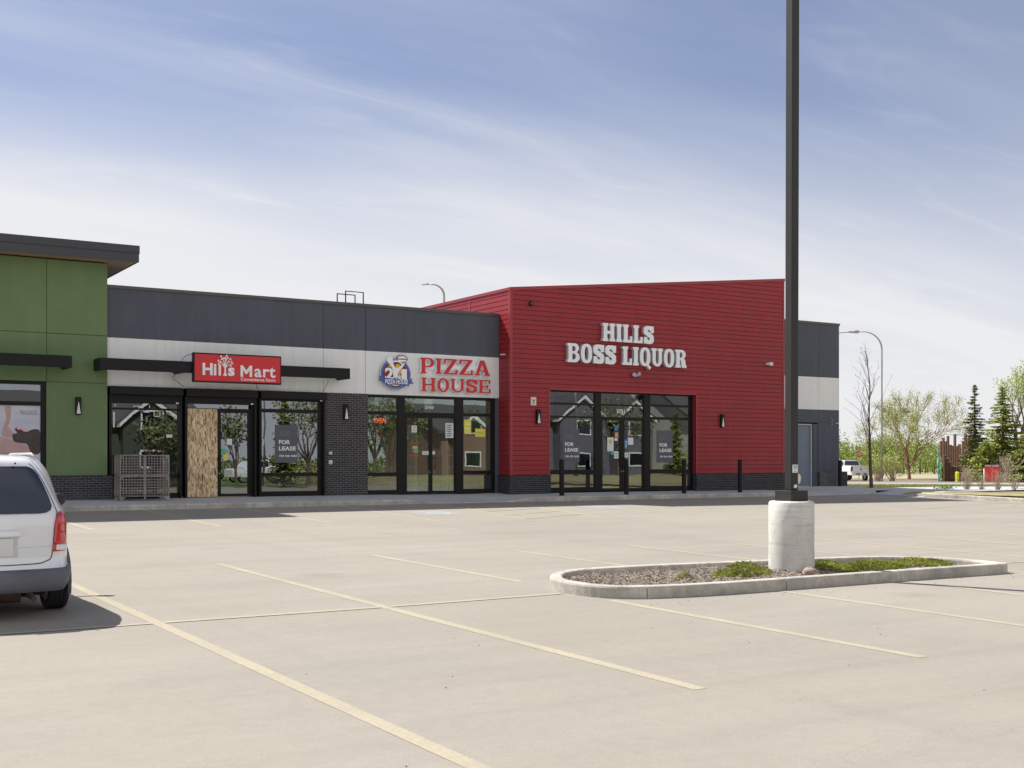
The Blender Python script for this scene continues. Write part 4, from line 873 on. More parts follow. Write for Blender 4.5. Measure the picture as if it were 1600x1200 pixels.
# pale figure: a rounded hat shape running down to the middle, an arm up to an oval stack at the right
plate('figure', [catmull([(CX - .31, CZ + .40), (CX - .30, CZ + .52), (CX - .18, CZ + .565), (CX - .12, CZ + .50), (CX - .10, CZ + .36), (CX - .02, CZ + .22), (CX + .08, CZ + .20), (CX + .2, CZ + .3), (CX + .30, CZ + .38), (CX + .30, CZ + .30), (CX + .16, CZ + .14), (CX + .08, CZ + .05), (CX + .06, CZ - .10), (CX - .08, CZ - .10), (CX - .10, CZ + .08), (CX - .16, CZ + .24), (CX - .24, CZ + .33)], 5)], y0 - .019, .004, 'whitep', lg)
plate('arm_arc', [ell(CX + .02, CZ + .24, .26, .20, 16, 20, 120) + ell(CX + .02, CZ + .24, .21, .155, 16, 20, 120)[::-1]], y0 - .022, .002, 'whitep', lg)
plate('stack_outline', [ell(CX + .23, CZ + .505, .205, .125, 24)], y0 - .01, .05, 'maroon', lg)
plate('stack_top', [ell(CX + .23, CZ + .50, .175, .10, 18, 8, 172)], y0 - .013, .002, 'whitep', lg)
plate('stack_bottom', [ell(CX + .23, CZ + .49, .175, .085, 18, 188, 352)], y0 - .013, .002, 'whitep', lg)
textobj('numeral', '2', CX - .40, CX - .08, CZ - .20, CZ + .20, y0 - .026, 'whitep', lg, .006, .04)
textobj('numeral', '1', CX + .20, CX + .40, CZ - .22, CZ + .17, y0 - .026, 'whitep', lg, .006, .05)
textobj('lettering', 'FOR', CX - .10, CX + .20, CZ - .18, CZ - .03, y0 - .032, 'whitep', lg, .004, .04)
plate('ribbon', [[(CX - .45, CZ - .13), (CX + .47, CZ - .19), (CX + .47, CZ - .38), (CX - .45, CZ - .31)]], y0 - .038, .003, 'blue', lg)
plate('ribbon_tail', [[(CX - .60, CZ - .07), (CX - .46, CZ - .10), (CX - .46, CZ - .26), (CX - .62, CZ - .22), (CX - .55, CZ - .15)]], y0 - .03, .04, 'blue', lg)
plate('ribbon_tail', [[(CX + .48, CZ - .17), (CX + .60, CZ - .12), (CX + .57, CZ - .22), (CX + .66, CZ - .29), (CX + .48, CZ - .31)]], y0 - .03, .04, 'blue', lg)
textobj('ribbon_lettering', 'PIZZA HOUSE', CX - .40, CX + .43, CZ - .325, CZ - .185, y0 - .043, 'whitep', lg, .003, .02, shear=.1)
# mart sign box
ms = thing('shop_sign', 'red sign box reading Hills Mart Convenience Store fixed on the long awning', 'sign', (11.95, 34.8, 4.09))
y0 = 34.77
obj('cabinet', MB().box(10.60, 13.30, y0, y0 + .15, 4.085, 4.945), 'black', ms, bevel=.006)
obj('face', MB().box(10.645, 13.265, y0 - .006, y0 - .001, 4.125, 4.905), 'signred', ms)
ty = y0 - .010; tz = 4.295
textobj('lettering', 'Hi', 10.875, 11.29, tz, tz + .355, ty, 'textwhite', ms, .003, .035)
lt = MB(); lt.box(11.355, 11.425, ty, ty + .003, tz, tz + .31); obj('lettering', lt, 'textwhite', ms)
textobj('lettering', 's', 11.64, 11.84, tz - .005, tz + .25, ty, 'textwhite', ms, .003, .04)
plate('lettering', [[(12.02, tz - .01), (12.10, tz - .01), (12.10, tz + .19), (12.185, tz + .07), (12.215, tz + .07), (12.30, tz + .19), (12.30, tz - .01), (12.38, tz - .01), (12.38, tz + .33), (12.31, tz + .33), (12.20, tz + .18), (12.09, tz + .33), (12.02, tz + .33)]], ty, .003, 'textwhite', ms)
textobj('lettering', 'art', 12.45, 13.11, tz - .01, tz + .30, ty, 'textwhite', ms, .003, .02, 1.06)
textobj('lettering', 'Convenience Store', 12.03, 13.11, 4.165, 4.262, ty, 'textwhite', ms, .003, .012)
trm = MB(); bx = 11.55
trm.add([(bx - .06, ty, tz - .005), (bx + .06, ty, tz - .005), (bx + .025, ty, tz + .1), (bx + .03, ty, tz + .26), (bx - .02, ty, tz + .26), (bx - .02, ty, tz + .1)], [(0, 1, 2, 3, 4, 5)])
for ex, ez in ((-.16, .44), (-.09, .52), (0.0, .50), (.06, .54), (.14, .44), (.2, .36), (-.2, .38)):
    trm.tube([(bx, ty, tz + .22), (bx + ex * .4, ty, tz + .22 + (ez - .22) * .6), (bx + ex, ty, tz + ez)], [.018, .011, .006], 4)
for ex, ez in ((-.2, .43), (-.19, .33), (-.12, .56), (-.06, .50), (-.1, .48), (.05, .585), (.08, .52), (.0, .52), (.03, .47), (.16, .49), (.2, .41), (.22, .37), (.17, .30), (-.15, .39), (.11, .41)):
    trm.add([(bx + ex - .03, ty, tz + ez - .02), (bx + ex + .03, ty, tz + ez - .02), (bx + ex + .022, ty, tz + ez + .012), (bx + ex, ty, tz + ez + .05), (bx + ex - .022, ty, tz + ez + .012)], [(0, 1, 2, 3, 4)])
obj('tree_emblem', trm, 'textwhite', ms)
# ------------------------------------------------------------------ wall lamps, cameras, boxes
def wall_lamp(x, y, z, label):
    t = thing('wall_lamp', label, 'wall lamp', (x, y, z), 'black wedge wall lamps on the shop fronts')
    b = MB(); b.prism([(x - .075, z), (x + .075, z), (x + .075, z + .50), (x - .075, z + .50)], y - .10, y); o = obj('housing', b, 'black2', t, bevel=.006)
    l_ = MB(); l_.prism([(x - .055, z + .03), (x + .055, z + .03), (x + .006, z + .36), (x - .006, z + .36)], y - .112, y - .101); obj('lens', l_, 'lens', t)
wall_lamp(7.545, YE, 3.09, 'black wedge lamp on the green wall'); wall_lamp(15.80, YG - .03, 3.09, 'black wedge lamp on the brick pier')
wall_lamp(22.68, YR - .012, 3.05, 'black wedge lamp left of the red shop window'); wall_lamp(31.05, YR - .012, 3.05, 'black wedge lamp right of the red shop window')
t = thing('security_camera', 'black dome camera high on the left of the red siding', 'security camera', (22.4, YR, 7.17), 'cameras on the red wall')
obj('mount', MB().tube([(22.4, YR - .012, 7.19), (22.4, YR - .06, 7.19)], .085, 14), 'blackp', t, smooth=False); obj('dome', blob(22.4, YR - .07, 7.18, .075, .06, .075, 1, 8, 0), 'glassblack', t, smooth=True)
t = thing('security_camera', 'grey twin floodlight fitting below the liquor sign', 'floodlight', (26.93, YR, 4.8), 'cameras on the red wall')
obj('mount', MB().tube([(26.9, YR - .01, 4.88), (26.9, YR - .07, 4.88)], .06, 10), 'silver', t)
for sx in (-1, 1): obj('floodlight_head', MB().tube([(26.9 + sx * .02, YR - .08, 4.86), (26.9 + sx * .14, YR - .17, 4.93 + .03 * sx)], [.035, .075], 12), 'silver', t)
t = thing('security_camera', 'small white camera near the right corner of the red siding', 'security camera', (33.4, YR, 5.55), 'cameras on the red wall')
obj('mount', MB().box(33.32, 33.42, YR - .09, YR - .012, 5.53, 5.61), 'silver', t); obj('body', MB().box(33.42, 33.60, YR - .16, YR - .06, 5.51, 5.63), 'plastic', t, bevel=.01)
t = thing('security_camera', 'small white camera on the shaded red side wall beside the pizza sign', 'security camera', (21.55, 35.3, 5.35), 'cameras on the red wall')
obj('body', MB().box(21.44, 21.56, 35.25, 35.42, 5.40, 5.44), 'plastic', t)
pl = thing('notice_plate', 'cream notice plate on the red siding above the left lamp', 'notice', (22.53, YR, 3.66))
obj('plate', MB().box(22.40, 22.62, YR - .03, YR - .013, 3.69, 3.97), 'cream', pl); mb = MB(); mb.box(22.49, 22.53, YR - .034, YR - .031, 3.73, 3.83); mb.prism([(22.47, 3.83), (22.55, 3.83), (22.58, 3.91), (22.53, 3.88), (22.49, 3.88), (22.44, 3.91)], YR - .034, YR - .031); obj('symbol', mb, 'textgrey', pl)
for z, h, w, lb in ((1.98, .09, .11, 'upper small white square box on the brick pier'), (1.67, .13, .12, 'lower white keypad box on the brick pier')):
    k_ = thing('wall_box', lb, 'electrical box', (15.28, YG - .03, z), 'white boxes on the brick pier'); obj('housing', MB().box(15.28 - w / 2, 15.28 + w / 2, YG - .075, YG - .031, z, z + h), 'plastic', k_, bevel=.008); obj('button', MB().box(15.26, 15.30, YG - .082, YG - .076, z + .03, z + .05), 'textgrey', k_)
# roof access ladder rails behind the parapet
t = thing('roof_ladder', 'dark steel ladder hoops rising above the charcoal parapet', 'ladder', (16.5, 36.9, 6.5))
for x0, x1, zt, y in ((16.10, 16.75, 7.31, 37), (16.40, 17.05, 7.42, 37.0)):
    obj('hoop', MB().tube([(x0, y, 6.5), (x0, y, zt), (x1, y + .02, zt), (x1, y + .02, 6.5)], .026, 4), 'black2', t)
# ------------------------------------------------------------------ things on and behind the glass
def film(name, label, cat, x0, x1, z0, z1, y, m, group=None, texts=(), extra=None):
    t = thing(name, label, cat, ((x0 + x1) / 2, y, z0), group); obj('sheet', MB().box(x0, x1, y, y + .003, z0, z1), m, t)
    for (tx, a, b, c, d, mm, bold) in texts: textobj('lettering', tx, a, b, c, d, y - .004, mm, t, .002, bold)
    if extra: extra(t)
    return t
def lease(x, y, label, panel=True):
    t = thing('lease_poster', label, 'poster', (x, y, 1.6), 'for lease posters on the glass')
    obj('sheet', MB().box(x - .12, x + .62, y, y + .003, 1.72, 2.9), 'lease', t)
    for tx, a, b, c, d, mm in (('FOR', 0, .37, 2.30, 2.43, .03), ('LEASE', 0, .56, 2.10, 2.23, .03), ('780 428 4000', 0, .60, 1.90, 1.965, .02), ('CABLE', .03, .35, 2.66, 2.72, 0), ('REALTY', .03, .42, 2.57, 2.63, 0)):
        textobj('lettering', tx, x + a, x + b, c, d, y - .004, 'textwhite' if c < 2.5 else 'textgrey', t, .002, mm)
lease(13.60, YF + .035, 'dark FOR LEASE poster inside the right mart window')
lease(23.98, YW + .035, 'dark FOR LEASE poster in the left window of the red shop'); lease(28.22, YW + .035, 'dark FOR LEASE poster in the right window of the red shop')
def sc(x0, x1, z0, z1, y, m, label, group='stickers on the shop doors and windows', txt=None, tm='textgrey'):
    t = thing('sticker', label, 'sticker', ((x0 + x1) / 2, y, z0), group); obj('paper', MB().box(x0, x1, y, y + .003, z0, z1), m, t)
    if txt:
        mb = MB(); h = (z1 - z0)
        for k_ in range(txt): mb.box(x0 + (x1 - x0) * .15, x1 - (x1 - x0) * (.15 + .12 * (k_ % 2)), y - .003, y - .001, z1 - h * (k_ + 1) / (txt + 1) - h * .04, z1 - h * (k_ + 1) / (txt + 1) + h * .04)
        obj('print', mb, tm, t)
yd = YF + .033
sc(12.95, 13.12, 2.25, 2.45, YF + .038, 'sticker', 'white square notice at the left edge of the right mart window', txt=3)
sc(11.93, 12.10, 2.27, 2.45, yd, 'sticker', 'pale round sticker high on the mart door glass'); sc(11.76, 11.92, 2.03, 2.15, yd, 'greenst', 'green sticker on the mart door glass'); sc(11.83, 11.97, 1.80, 1.97, yd, 'yellowst', 'yellow sticker on the mart door glass', txt=1)
sc(10.10, 10.28, 2.47, 2.56, YF + .038, 'sticker', 'small white tag on the left mart window'); 
fr = MB()
for x0, x1, z0, z1 in ((8.56, 8.61, 2.75, 3.2), (9.14, 9.31, 3.37, 3.39), (9.14, 9.16, 3.34, 3.42), (9.29, 9.31, 3.34, 3.42), (9.42, 9.44, 3.2, 3.42), (9.42, 9.62, 3.2, 3.225), (9.6, 9.62, 3.2, 3.42), (9.73, 9.75, 3.08, 3.24), (9.73, 9.92, 3.08, 3.105), (9.9, 9.92, 3.08, 3.24), (8.60, 8.64, 3.36, 3.42)): fr.box(x0, x1, YF + .038, YF + .042, z0, z1)
tag(obj('tape_marks', fr, 'textwhite', origin=(9.2, YF, 3.08)), 'white tape strips stuck in squares at the top of the left mart window', 'tape')
# pizza door and windows
sc(18.28, 18.47, 2.04, 2.16, yd, 'greenst', 'green sticker on the left pizza door'); sc(18.25, 18.45, 2.18, 2.27, yd, 'orangest', 'orange sticker on the left pizza door'); sc(18.24, 18.46, 1.93, 1.99, yd, 'rsign', 'red strip sticker on the left pizza door')
sc(18.62, 18.86, 1.98, 2.10, yd, 'sticker', 'white notice with marks on the left pizza door', txt=2); sc(19.0, 19.1, 1.99, 2.10, yd, 'sticker', 'white notice on the right pizza door')
sc(19.50, 19.80, 2.55, 3.05, yd, 'sticker', 'tall pale paper on the right pizza door', txt=6); sc(18.22, 18.42, 2.72, 2.95, yd, 'sticker', 'small pale sheet high on the left pizza door', txt=3)
sc(20.22, 20.50, 2.72, 3.18, YF + .038, 'yellowst', 'yellow and white poster in the right pizza window', txt=2, tm='textwhite'); sc(20.66, 21.06, 2.60, 2.88, YF + .038, 'yellowst', 'yellow food poster low right in the pizza window', txt=1, tm='leaf3')
t = thing('open_sign', 'red neon OPEN sign hanging inside the left pizza window', 'neon sign', (17.12, YF + .12, 2.98)); textobj('lettering', 'OPEN', 16.90, 17.32, 3.02, 3.17, YF + .1, 'neon', t, .02, 0, shear=.2); obj('backing', MB().box(16.88, 17.34, YF + .14, YF + .15, 2.98, 3.2), 'blackp', t)
t = thing('menu_board', 'dark red menu board hanging below the neon OPEN sign', 'menu board', (17.12, YF + .2, 2.5)); obj('board', MB().box(16.93, 17.27, YF + .2, YF + .22, 2.52, 2.9), 'house3', t); mb = MB(); mb.box(16.97, 17.0, YF + .193, YF + .198, 2.56, 2.86); mb.box(17.08, 17.11, YF + .193, YF + .198, 2.56, 2.86); mb.box(17.19, 17.22, YF + .193, YF + .198, 2.56, 2.86); obj('stripes', mb, 'signred', t)
for x, nm, y in ((18.90, '3747', YF + .04), ):
    t = thing('house_number', 'white street number 3747 over the pizza door', 'street number', (18.9, y, 3.5)); textobj('lettering', nm, 18.72, 19.06, 3.50, 3.60, y, 'textwhite', t, .003, .02)
t = thing('paper_sheet', 'pale paper sheet in the transom above the pizza door', 'paper', (18.8, YF + .06, 3.6)); obj('sheet', MB().box(18.72, 19.02, YF + .062, YF + .066, 3.58, 3.86), 'cream', t)
t = thing('house_number', 'white street number 3751 over the red shop door', 'street number', (26.3, YW + .04, 3.5)); textobj('lettering', '3751', 26.24, 26.62, 3.50, 3.64, YW + .04, 'textwhite', t, .003, .025)
ydr = YW + .033
sc(25.82, 26.10, 2.12, 2.62, ydr, 'sticker', 'white poster with a round orange emblem on the left red shop door')
mb = MB(); mb.prism(ell(25.96, 2.47, .075, .095, 16), ydr - .004, ydr - .001); tag(obj('emblem', mb, 'yellow', bpy.data.objects[[o.name for o in bpy.data.objects if o.name.startswith('sticker')][-1]]))
sc(26.15, 26.28, 2.86, 3.02, ydr, 'bluest', 'round blue sticker on the left red shop door'); sc(26.16, 26.30, 2.64, 2.80, ydr, 'orangest', 'orange sticker below the blue one on the red shop door'); sc(26.14, 26.28, 2.50, 2.61, ydr, 'sticker', 'small white sticker below the orange one on the red shop door')
sc(26.12, 26.32, 1.86, 2.12, ydr, 'sticker', 'pale blue notice low on the left red shop door', txt=2, tm='bluest'); sc(25.98, 26.10, 2.0, 2.1, ydr, 'greenst', 'small green sticker on the left red shop door')
sc(26.60, 26.72, 2.22, 2.55, ydr, 'bluest', 'blue and white strip of stickers on the right red shop door', txt=3, tm='textwhite'); sc(26.75, 27.0, 2.36, 2.62, ydr, 'sticker', 'white square notice on the right red shop door'); sc(26.60, 26.76, 1.90, 2.08, ydr, 'sticker', 'white opening hours card on the right red shop door', txt=2)
# massage poster filling the green shop window
t = thing('window_poster', 'large pale massage poster filling the green shop window', 'poster', (4.3, YE + .09, 1.4)); yp = YE + .088
obj('sheet', MB().box(2.06, 6.55, yp, yp + .003, 1.41, 3.32), M('poster_lilac', (.50, .52, .66), .5, var=.08, vs=1.5, c2=(.66, .64, .72)), t)
mt['skin'] = M('poster_skin', (.52, .33, .31), .6, var=.12, vs=3); mt['hair'] = M('poster_brown', (.075, .058, .050), .7, var=.2, vs=5); mt['pink'] = M('poster_pink', (.70, .45, .50), .6, var=.15, vs=2)
plate('arm_picture', [catmull([(5.62, 3.31), (5.78, 3.31), (5.76, 2.9), (5.72, 2.72), (5.86, 2.55), (5.78, 2.44), (5.58, 2.46), (5.55, 2.6), (5.62, 2.8), (5.66, 3.0)], 4)], yp - .004, .002, 'skin', t)
plate('shoulder_picture', [catmull([(5.3, 2.46), (5.6, 2.42), (5.95, 2.30), (6.15, 2.22), (6.32, 2.08), (6.30, 2.0), (5.2, 2.0), (5.1, 2.3)], 4)], yp - .004, .002, 'skin', t)
plate('hair_picture', [catmull([(5.86, 2.32), (5.82, 2.5), (5.94, 2.56), (5.88, 2.66), (5.98, 2.74), (6.10, 2.72), (6.2, 2.6), (6.35, 2.66), (6.54, 2.60), (6.54, 2.02), (6.32, 2.0), (6.2, 2.24), (6.0, 2.28)], 4)], yp - .007, .002, 'hair', t)
plate('fingers_picture', [catmull([(5.92, 2.70), (6.02, 2.77), (6.16, 2.68), (6.22, 2.60), (6.12, 2.60), (6.04, 2.66), (5.98, 2.64)], 4)], yp - .010, .002, 'pink', t)
plate('lower_strip', [rect(2.06, 6.549, 1.42, 1.985)], yp - .004, .002, M('poster_white', (.62, .62, .70), .5, var=.1, vs=2, c2=(.70, .62, .68)), t)
plate('flower_picture', [catmull([(5.62, 1.80), (5.7, 1.92), (5.78, 1.78), (5.9, 1.8), (5.84, 1.66), (5.7, 1.6), (5.5, 1.66)], 4)], yp - .007, .002, 'pink', t)
textobj('lettering', 'MASSAGE', 6.02, 6.47, 3.06, 3.19, yp - .005, 'textgrey', t, .002, -.008); textobj('lettering', 'RI', 5.58, 5.70, 1.88, 1.96, yp - .008, 'textgrey', t, .002, -.008)
# furniture inside the pizza shop
def shelving(x0, x1, y, label, n=5, d=.35):
    t = thing('display_shelf', label, 'shelf', ((x0 + x1) / 2, y, F0), 'white shelves inside the pizza shop')
    mb = MB(); mb.box(x0, x0 + .05, y, y + d, F0 + .003, 2.75); mb.box(x1 - .05, x1, y, y + d, F0 + .003, 2.75); obj('upright', mb, 'shelf', t)
    for i in range(n + 1): obj('shelf_board', MB().box(x0 + .05, x1 - .05, y + .003, y + d, F0 + .05 + i * .4, F0 + .09 + i * .4), 'shelf', t)
shelving(18.6, 19.25, 37.4, 'white shelf unit seen through the left pizza window'); shelving(19.2, 19.9, 38.6, 'white shelf unit seen through the pizza door')
shelving(20.0, 20.6, 36.6, 'low white stand against the wall behind the right pizza window', 3)
t = thing('counter', 'pale service counter deep inside the pizza shop', 'counter', (18, 39.5, F0)); obj('body', MB().box(16.9, 19.6, 39.6, 40.2, F0 + .003, 1.75), 'inwall', t); obj('top', MB().box(16.85, 19.65, 39.5, 40.25, 1.752, 1.80), 'shelf', t)
# two wire pallet baskets
def basket(z0, h, label, feet):
    x0, x1, y0, y1 = 8.55, 9.92, 34.88, 35.50
    t = thing('wire_basket', label, 'wire basket', ((x0 + x1) / 2, (y0 + y1) / 2, z0), 'wire pallet baskets stacked by the wall')
    f = MB(); zt = z0 + h
    for (x, y) in ((x0, y0), (x1, y0), (x0, y1), (x1, y1)): f.box(x - .015, x + .015, y - .015, y + .015, z0 + (.0 if feet else .01), zt)
    for z in (zt - .03, z0 + (.10 if feet else .01)):
        for y in (y0, y1): f.box(x0 + .021, x1 - .021, y - .018, y + .018, z, z + .03)
        for x in (x0, x1): f.box(x - .018, x + .018, y0 + .021, y1 - .021, z, z + .03)
    f.box((x0 + x1) / 2 - .02, (x0 + x1) / 2 + .02, y0 - .016, y0 + .012, z0 + .04, zt - .031)
    for x, s in ((x0, 1), (x1, -1)): f.prism([(x + s * .02, zt - .03), (x + s * .10, zt - .031), (x + s * .021, zt - .11)], y0 - .014, y0 + .010)
    if feet:
        for x, s in ((x0, 1), (x1, -1)):
            for y in (y0, y1): f.prism([(x - s * .02, z0 + .002), (x + s * .06, z0 + .002), (x + s * .15, z0 + .10), (x - s * .02, z0 + .10)], y - .022, y + .024)
    obj('frame', f, 'rust', t)
    zz0, zz1 = z0 + (.12 if feet else .04), zt - .03; w = MB(); r = .006
    n1 = 17; n2 = max(5, round((zz1 - zz0) / .079))
    def bar(a, b): 
        d = [abs(a[i] - b[i]) for i in range(3)]; k_ = d.index(max(d)); lo = [min(a[i], b[i]) - (r if i != k_ else 0) for i in range(3)]; hi = [max(a[i], b[i]) + (r if i != k_ else 0) for i in range(3)]; w.box(lo[0], hi[0], lo[1], hi[1], lo[2], hi[2])
    for i in range(1, n1):
        x = x0 + (x1 - x0) * i / n1
        for y in (y0, y1): bar((x, y, zz0), (x, y, zz1))
        bar((x, y0, zz0 - .005), (x, y1, zz0 - .005))
    for i in range(1, 8):
        y = y0 + (y1 - y0) * i / 8
        for x in (x0, x1): bar((x, y, zz0), (x, y, zz1))
    for k_ in range(n2 + 1):
        z = zz0 + (zz1 - zz0) * k_ / n2
        for y in (y0 - .012, y1 + .012): bar((x0, y, z), (x1, y, z))
        for x in (x0 - .012, x1 + .012): bar((x, y0, z), (x, y1, z))
    obj('mesh', w, 'galv', t)
    return t
basket(.655, .695, 'rusty lower wire basket standing on the sidewalk by the mart window', True)
basket(1.352, .60, 'upper wire basket stacked on the rusty one by the mart window', False)
# bollards
for x, y, lb in ((23.05, 34.02, 'black steel bollard leftmost before the red shop'), (25.80, 34.02, 'black bollard directly before the red shop doors'), (28.42, 34.02, 'black bollard before the right window of the red shop'), (31.13, 34.02, 'black bollard before the brick base of the red shop'), (39.10, 36.5, 'black bollard beside the service door')):
    zt = 1.83 if x < 35 else 1.80; b = MB(); zb_ = .5; n_ = 14; b.tube([(x, y, zb_), (x, y, zt - .03), (x, y, zt)], [.085, .085, .06], n_); tag(obj('bollard', b, 'black2', origin=(x, y, .6)), lb, 'bollard', 'black bollards before the shops')
# ------------------------------------------------------------------ minivan
VX, HW_ = 1.87, .985
van = thing('minivan', 'silver white minivan parked at the left edge seen from behind', 'minivan', (VX, 15.4, .15))
def vw(z):   # half width by height
    T = [(.30, .80), (.45, .80), (.58, .835), (.72, .85), (1.0, .852), (1.18, .845), (1.25, .83), (1.32, .79), (1.45, .735), (1.57, .69), (1.66, .65), (1.74, .60), (1.79, .57), (1.83, .52), (1.85, .44)]
    z = max(T[0][0], min(T[-1][0], z))
    for i in range(1, len(T)):
        if z <= T[i][0]: a, b = T[i - 1], T[i]; return a[1] + (b[1] - a[1]) * (z - a[0]) / (b[0] - a[0])
    return T[-1][1]
def vr(z):   # rear surface y
    T = [(.30, 13.16), (.45, 13.12), (.64, 13.12), (.70, 13.2), (1.22, 13.24), (1.45, 13.34), (1.72, 13.50), (1.79, 13.56), (1.83, 13.66), (1.85, 13.85)]
    z = max(T[0][0], min(T[-1][0], z))
    for i in range(1, len(T)):
        if z <= T[i][0]: a, b = T[i - 1], T[i]; return a[1] + (b[1] - a[1]) * (z - a[0]) / (b[0] - a[0])
    return T[-1][1]
def vf(z):   # front surface y
    T = [(.30, 18.1), (.6, 18.2), (.9, 18.1), (1.0, 17.7), (1.1, 17.1), (1.3, 16.75), (1.6, 16.15), (1.79, 15.6), (1.83, 15.2), (1.85, 15.0)]
    z = max(T[0][0], min(T[-1][0], z))
    for i in range(1, len(T)):
        if z <= T[i][0]: a, b = T[i - 1], T[i]; return a[1] + (b[1] - a[1]) * (z - a[0]) / (b[0] - a[0])
    return T[-1][1]
def flare(dy, z):
    a = .135 + .075 * min(1, max(0, (z - 1.35) / .35)); return a * (1 - (1 - min(1, dy / .85)) ** 2)
def VP(s, z, off=0.0):
    """point on the right half: s = distance from the centre line round the rear corner to the side"""
    w = vw(z) + off; y0 = vr(z) - off; r = .16; 
    if s <= w - r: u = s; t = s / w; return (VX + u, y0 + .10 * t ** 2.2, z)
    yb = y0 + .10 * ((w - r) / w) ** 2.2; a = (s - (w - r)) / r
    if a <= math.pi / 2: 
        sl = .10 * 2.2 * .8; return (VX + w - r + r * math.sin(a), yb + r * (1 - math.cos(a)) + sl * r * math.sin(a) * .5 , z)
    dy = (a - math.pi / 2) * r
    return (VX + w + flare(dy, z), yb + r + sl0 * r + dy, z)
sl0 = .10 * 2.2 * .8 * .5
def cornerlen(z, off=0): return vw(z) + off - .16 + .16 * math.pi / 2
zs = [.446, .46, .52, .58, .645, .66, .72, .8, .9, 1.0, 1.1, 1.18, 1.27, 1.36, 1.43, 1.5, 1.57, 1.62, 1.67, 1.72, 1.76, 1.79, 1.81, 1.83, 1.845, 1.85]
def van_body():
    mb = MB(); rows = []
    for z in zs:
        cl_ = cornerlen(z); ss = [cl_ * i / 14 for i in range(15)]; half = [VP(s, z) for s in ss]; ye = half[-1][1]; yf_ = vf(z); w = vw(z)
        n_ = 24
        for i in range(1, n_ + 1): dy = (yf_ - .25 - ye) * i / n_; half.append((VX + (w + flare(dy, z)) * (1 - .10 * max(0, (i / n_ - .8) / .2) ** 2), ye + dy, z))
        xw = half[-1][0] - VX
        for i in range(1, 7): a = R(15 * i); half.append((VX + (xw - .25) * 1 + .25 * math.cos(a) if i < 6 else VX + xw - .25, yf_ - .25 + .25 * math.sin(a), z))
        half.append((VX, yf_ + .05, z))
        full = half + [(2 * VX - p[0], p[1], p[2]) for p in half[-2:0:-1]]; rows.append(full + [full[0]])
    mb.grid(rows)
    n_ = len(rows[0]) - 1; top = [p for p in rows[-1][:-1]]; cy = sum(p[1] for p in top) / n_
    r2 = [[(VX + (p[0] - VX) * k_, cy + (p[1] - cy) * k_, 1.85 + .018 * (1 - k_ * k_)) for p in top + [top[0]]] for k_ in (1, .8, .5, .2, .01)]; mb.grid(r2)
    bot = rows[0][:-1]; o_ = len(mb.v); mb.v += bot; mb.f.append(tuple(range(o_, o_ + n_))[::-1])
    return mb
body = obj('body', van_body(), 'vanpaint', van, smooth=True)
cut = MB()
for sx in (-1, 1):
    for yw in (14.22, 17.25):
        n_ = 28; cut = MB(); cut.tube([(VX + sx * .70, yw, .47), (VX + sx * 1.2, yw, .47)], .395, n_); c_ = obj('cut', cut, 'black', None); c_.location = (0, 0, 0)
        bm_ = body.modifiers.new('arch', 'BOOLEAN'); bm_.operation = 'DIFFERENCE'; bm_.object = c_; bm_.solver = 'EXACT'
bpy.context.view_layer.update(); dg = bpy.context.evaluated_depsgraph_get(); me2 = bpy.data.meshes.new_from_object(body.evaluated_get(dg)); body.modifiers.clear(); body.data = me2
for o in [o for o in bpy.data.objects if o.name.startswith('cut')]: bpy.data.objects.remove(o)
def vpatch(s0, s1, z0, z1, off, mirror=False, nz=10, ns=10, th=0.0):
    """patch between s0(z) and s1(z)"""
    mb = MB(); rows = []
    for i in range(nz + 1):
        z = z0 + (z1 - z0) * i / nz; a = s0(z) if callable(s0) else s0; b = s1(z) if callable(s1) else s1
        rows.append([VP(a + (b - a) * k_ / ns, z, off) if (a + (b - a) * k_ / ns) >= 0 else (2 * VX - VP(-(a + (b - a) * k_ / ns), z, off)[0],) + VP(-(a + (b - a) * k_ / ns), z, off)[1:] for k_ in range(ns + 1)])
    if mirror: rows = [[(2 * VX - p[0], p[1], p[2]) for p in r][::-1] for r in rows]
    mb.grid(rows)
    # rim back to the surface
    n_ = ns + 1; o_ = len(mb.v) - n_ * (nz + 1); loop = [o_ + k_ for k_ in range(n_)] + [o_ + i * n_ + ns for i in range(1, nz + 1)] + [o_ + nz * n_ + k_ for k_ in range(ns - 1, -1, -1)] + [o_ + i * n_ for i in range(nz - 1, 0, -1)]
    base = len(mb.v); cxx = VX
    for i in loop:
        p = mb.v[i]; mb.v.append((p[0] - (off + .01) * (1 if p[0] > VX + vw(p[2]) - .02 else -1 if p[0] < VX - vw(p[2]) + .02 else 0), p[1] + off + .012, p[2]))
    m_ = len(loop)
    for k_ in range(m_): mb.f.append((loop[k_], base + k_, base + (k_ + 1) % m_, loop[(k_ + 1) % m_]))
    return mb
def lerpT(T):
    def f(z):
        z = max(T[0][0], min(T[-1][0], z))
        for i in range(1, len(T)):
            if z <= T[i][0]: a, b = T[i - 1], T[i]; return a[1] + (b[1] - a[1]) * (z - a[0]) / max(1e-9, b[0] - a[0])
        return T[-1][1]
    return f
gw = lerpT([(1.245, .57), (1.252, .63), (1.275, .68), (1.31, .70), (1.43, .675), (1.55, .635), (1.64, .60), (1.69, .565), (1.72, .53), (1.735, .48)])
gmesh = MB(); rows = []
zl = [1.245, 1.252, 1.262, 1.28, 1.32, 1.37, 1.42, 1.5, 1.58, 1.65, 1.69, 1.712, 1.725, 1.735]
for z in zl: 
    w = gw(z); rows.append([(2 * VX - VP(-w * t, z, .006)[0],) + VP(-w * t, z, .006)[1:] if t < 0 else VP(w * t, z, .006) for t in lin(-1, 1, 20)])
gmesh.grid(rows); obj('rear_window', gmesh, 'glassblack', van, smooth=True)
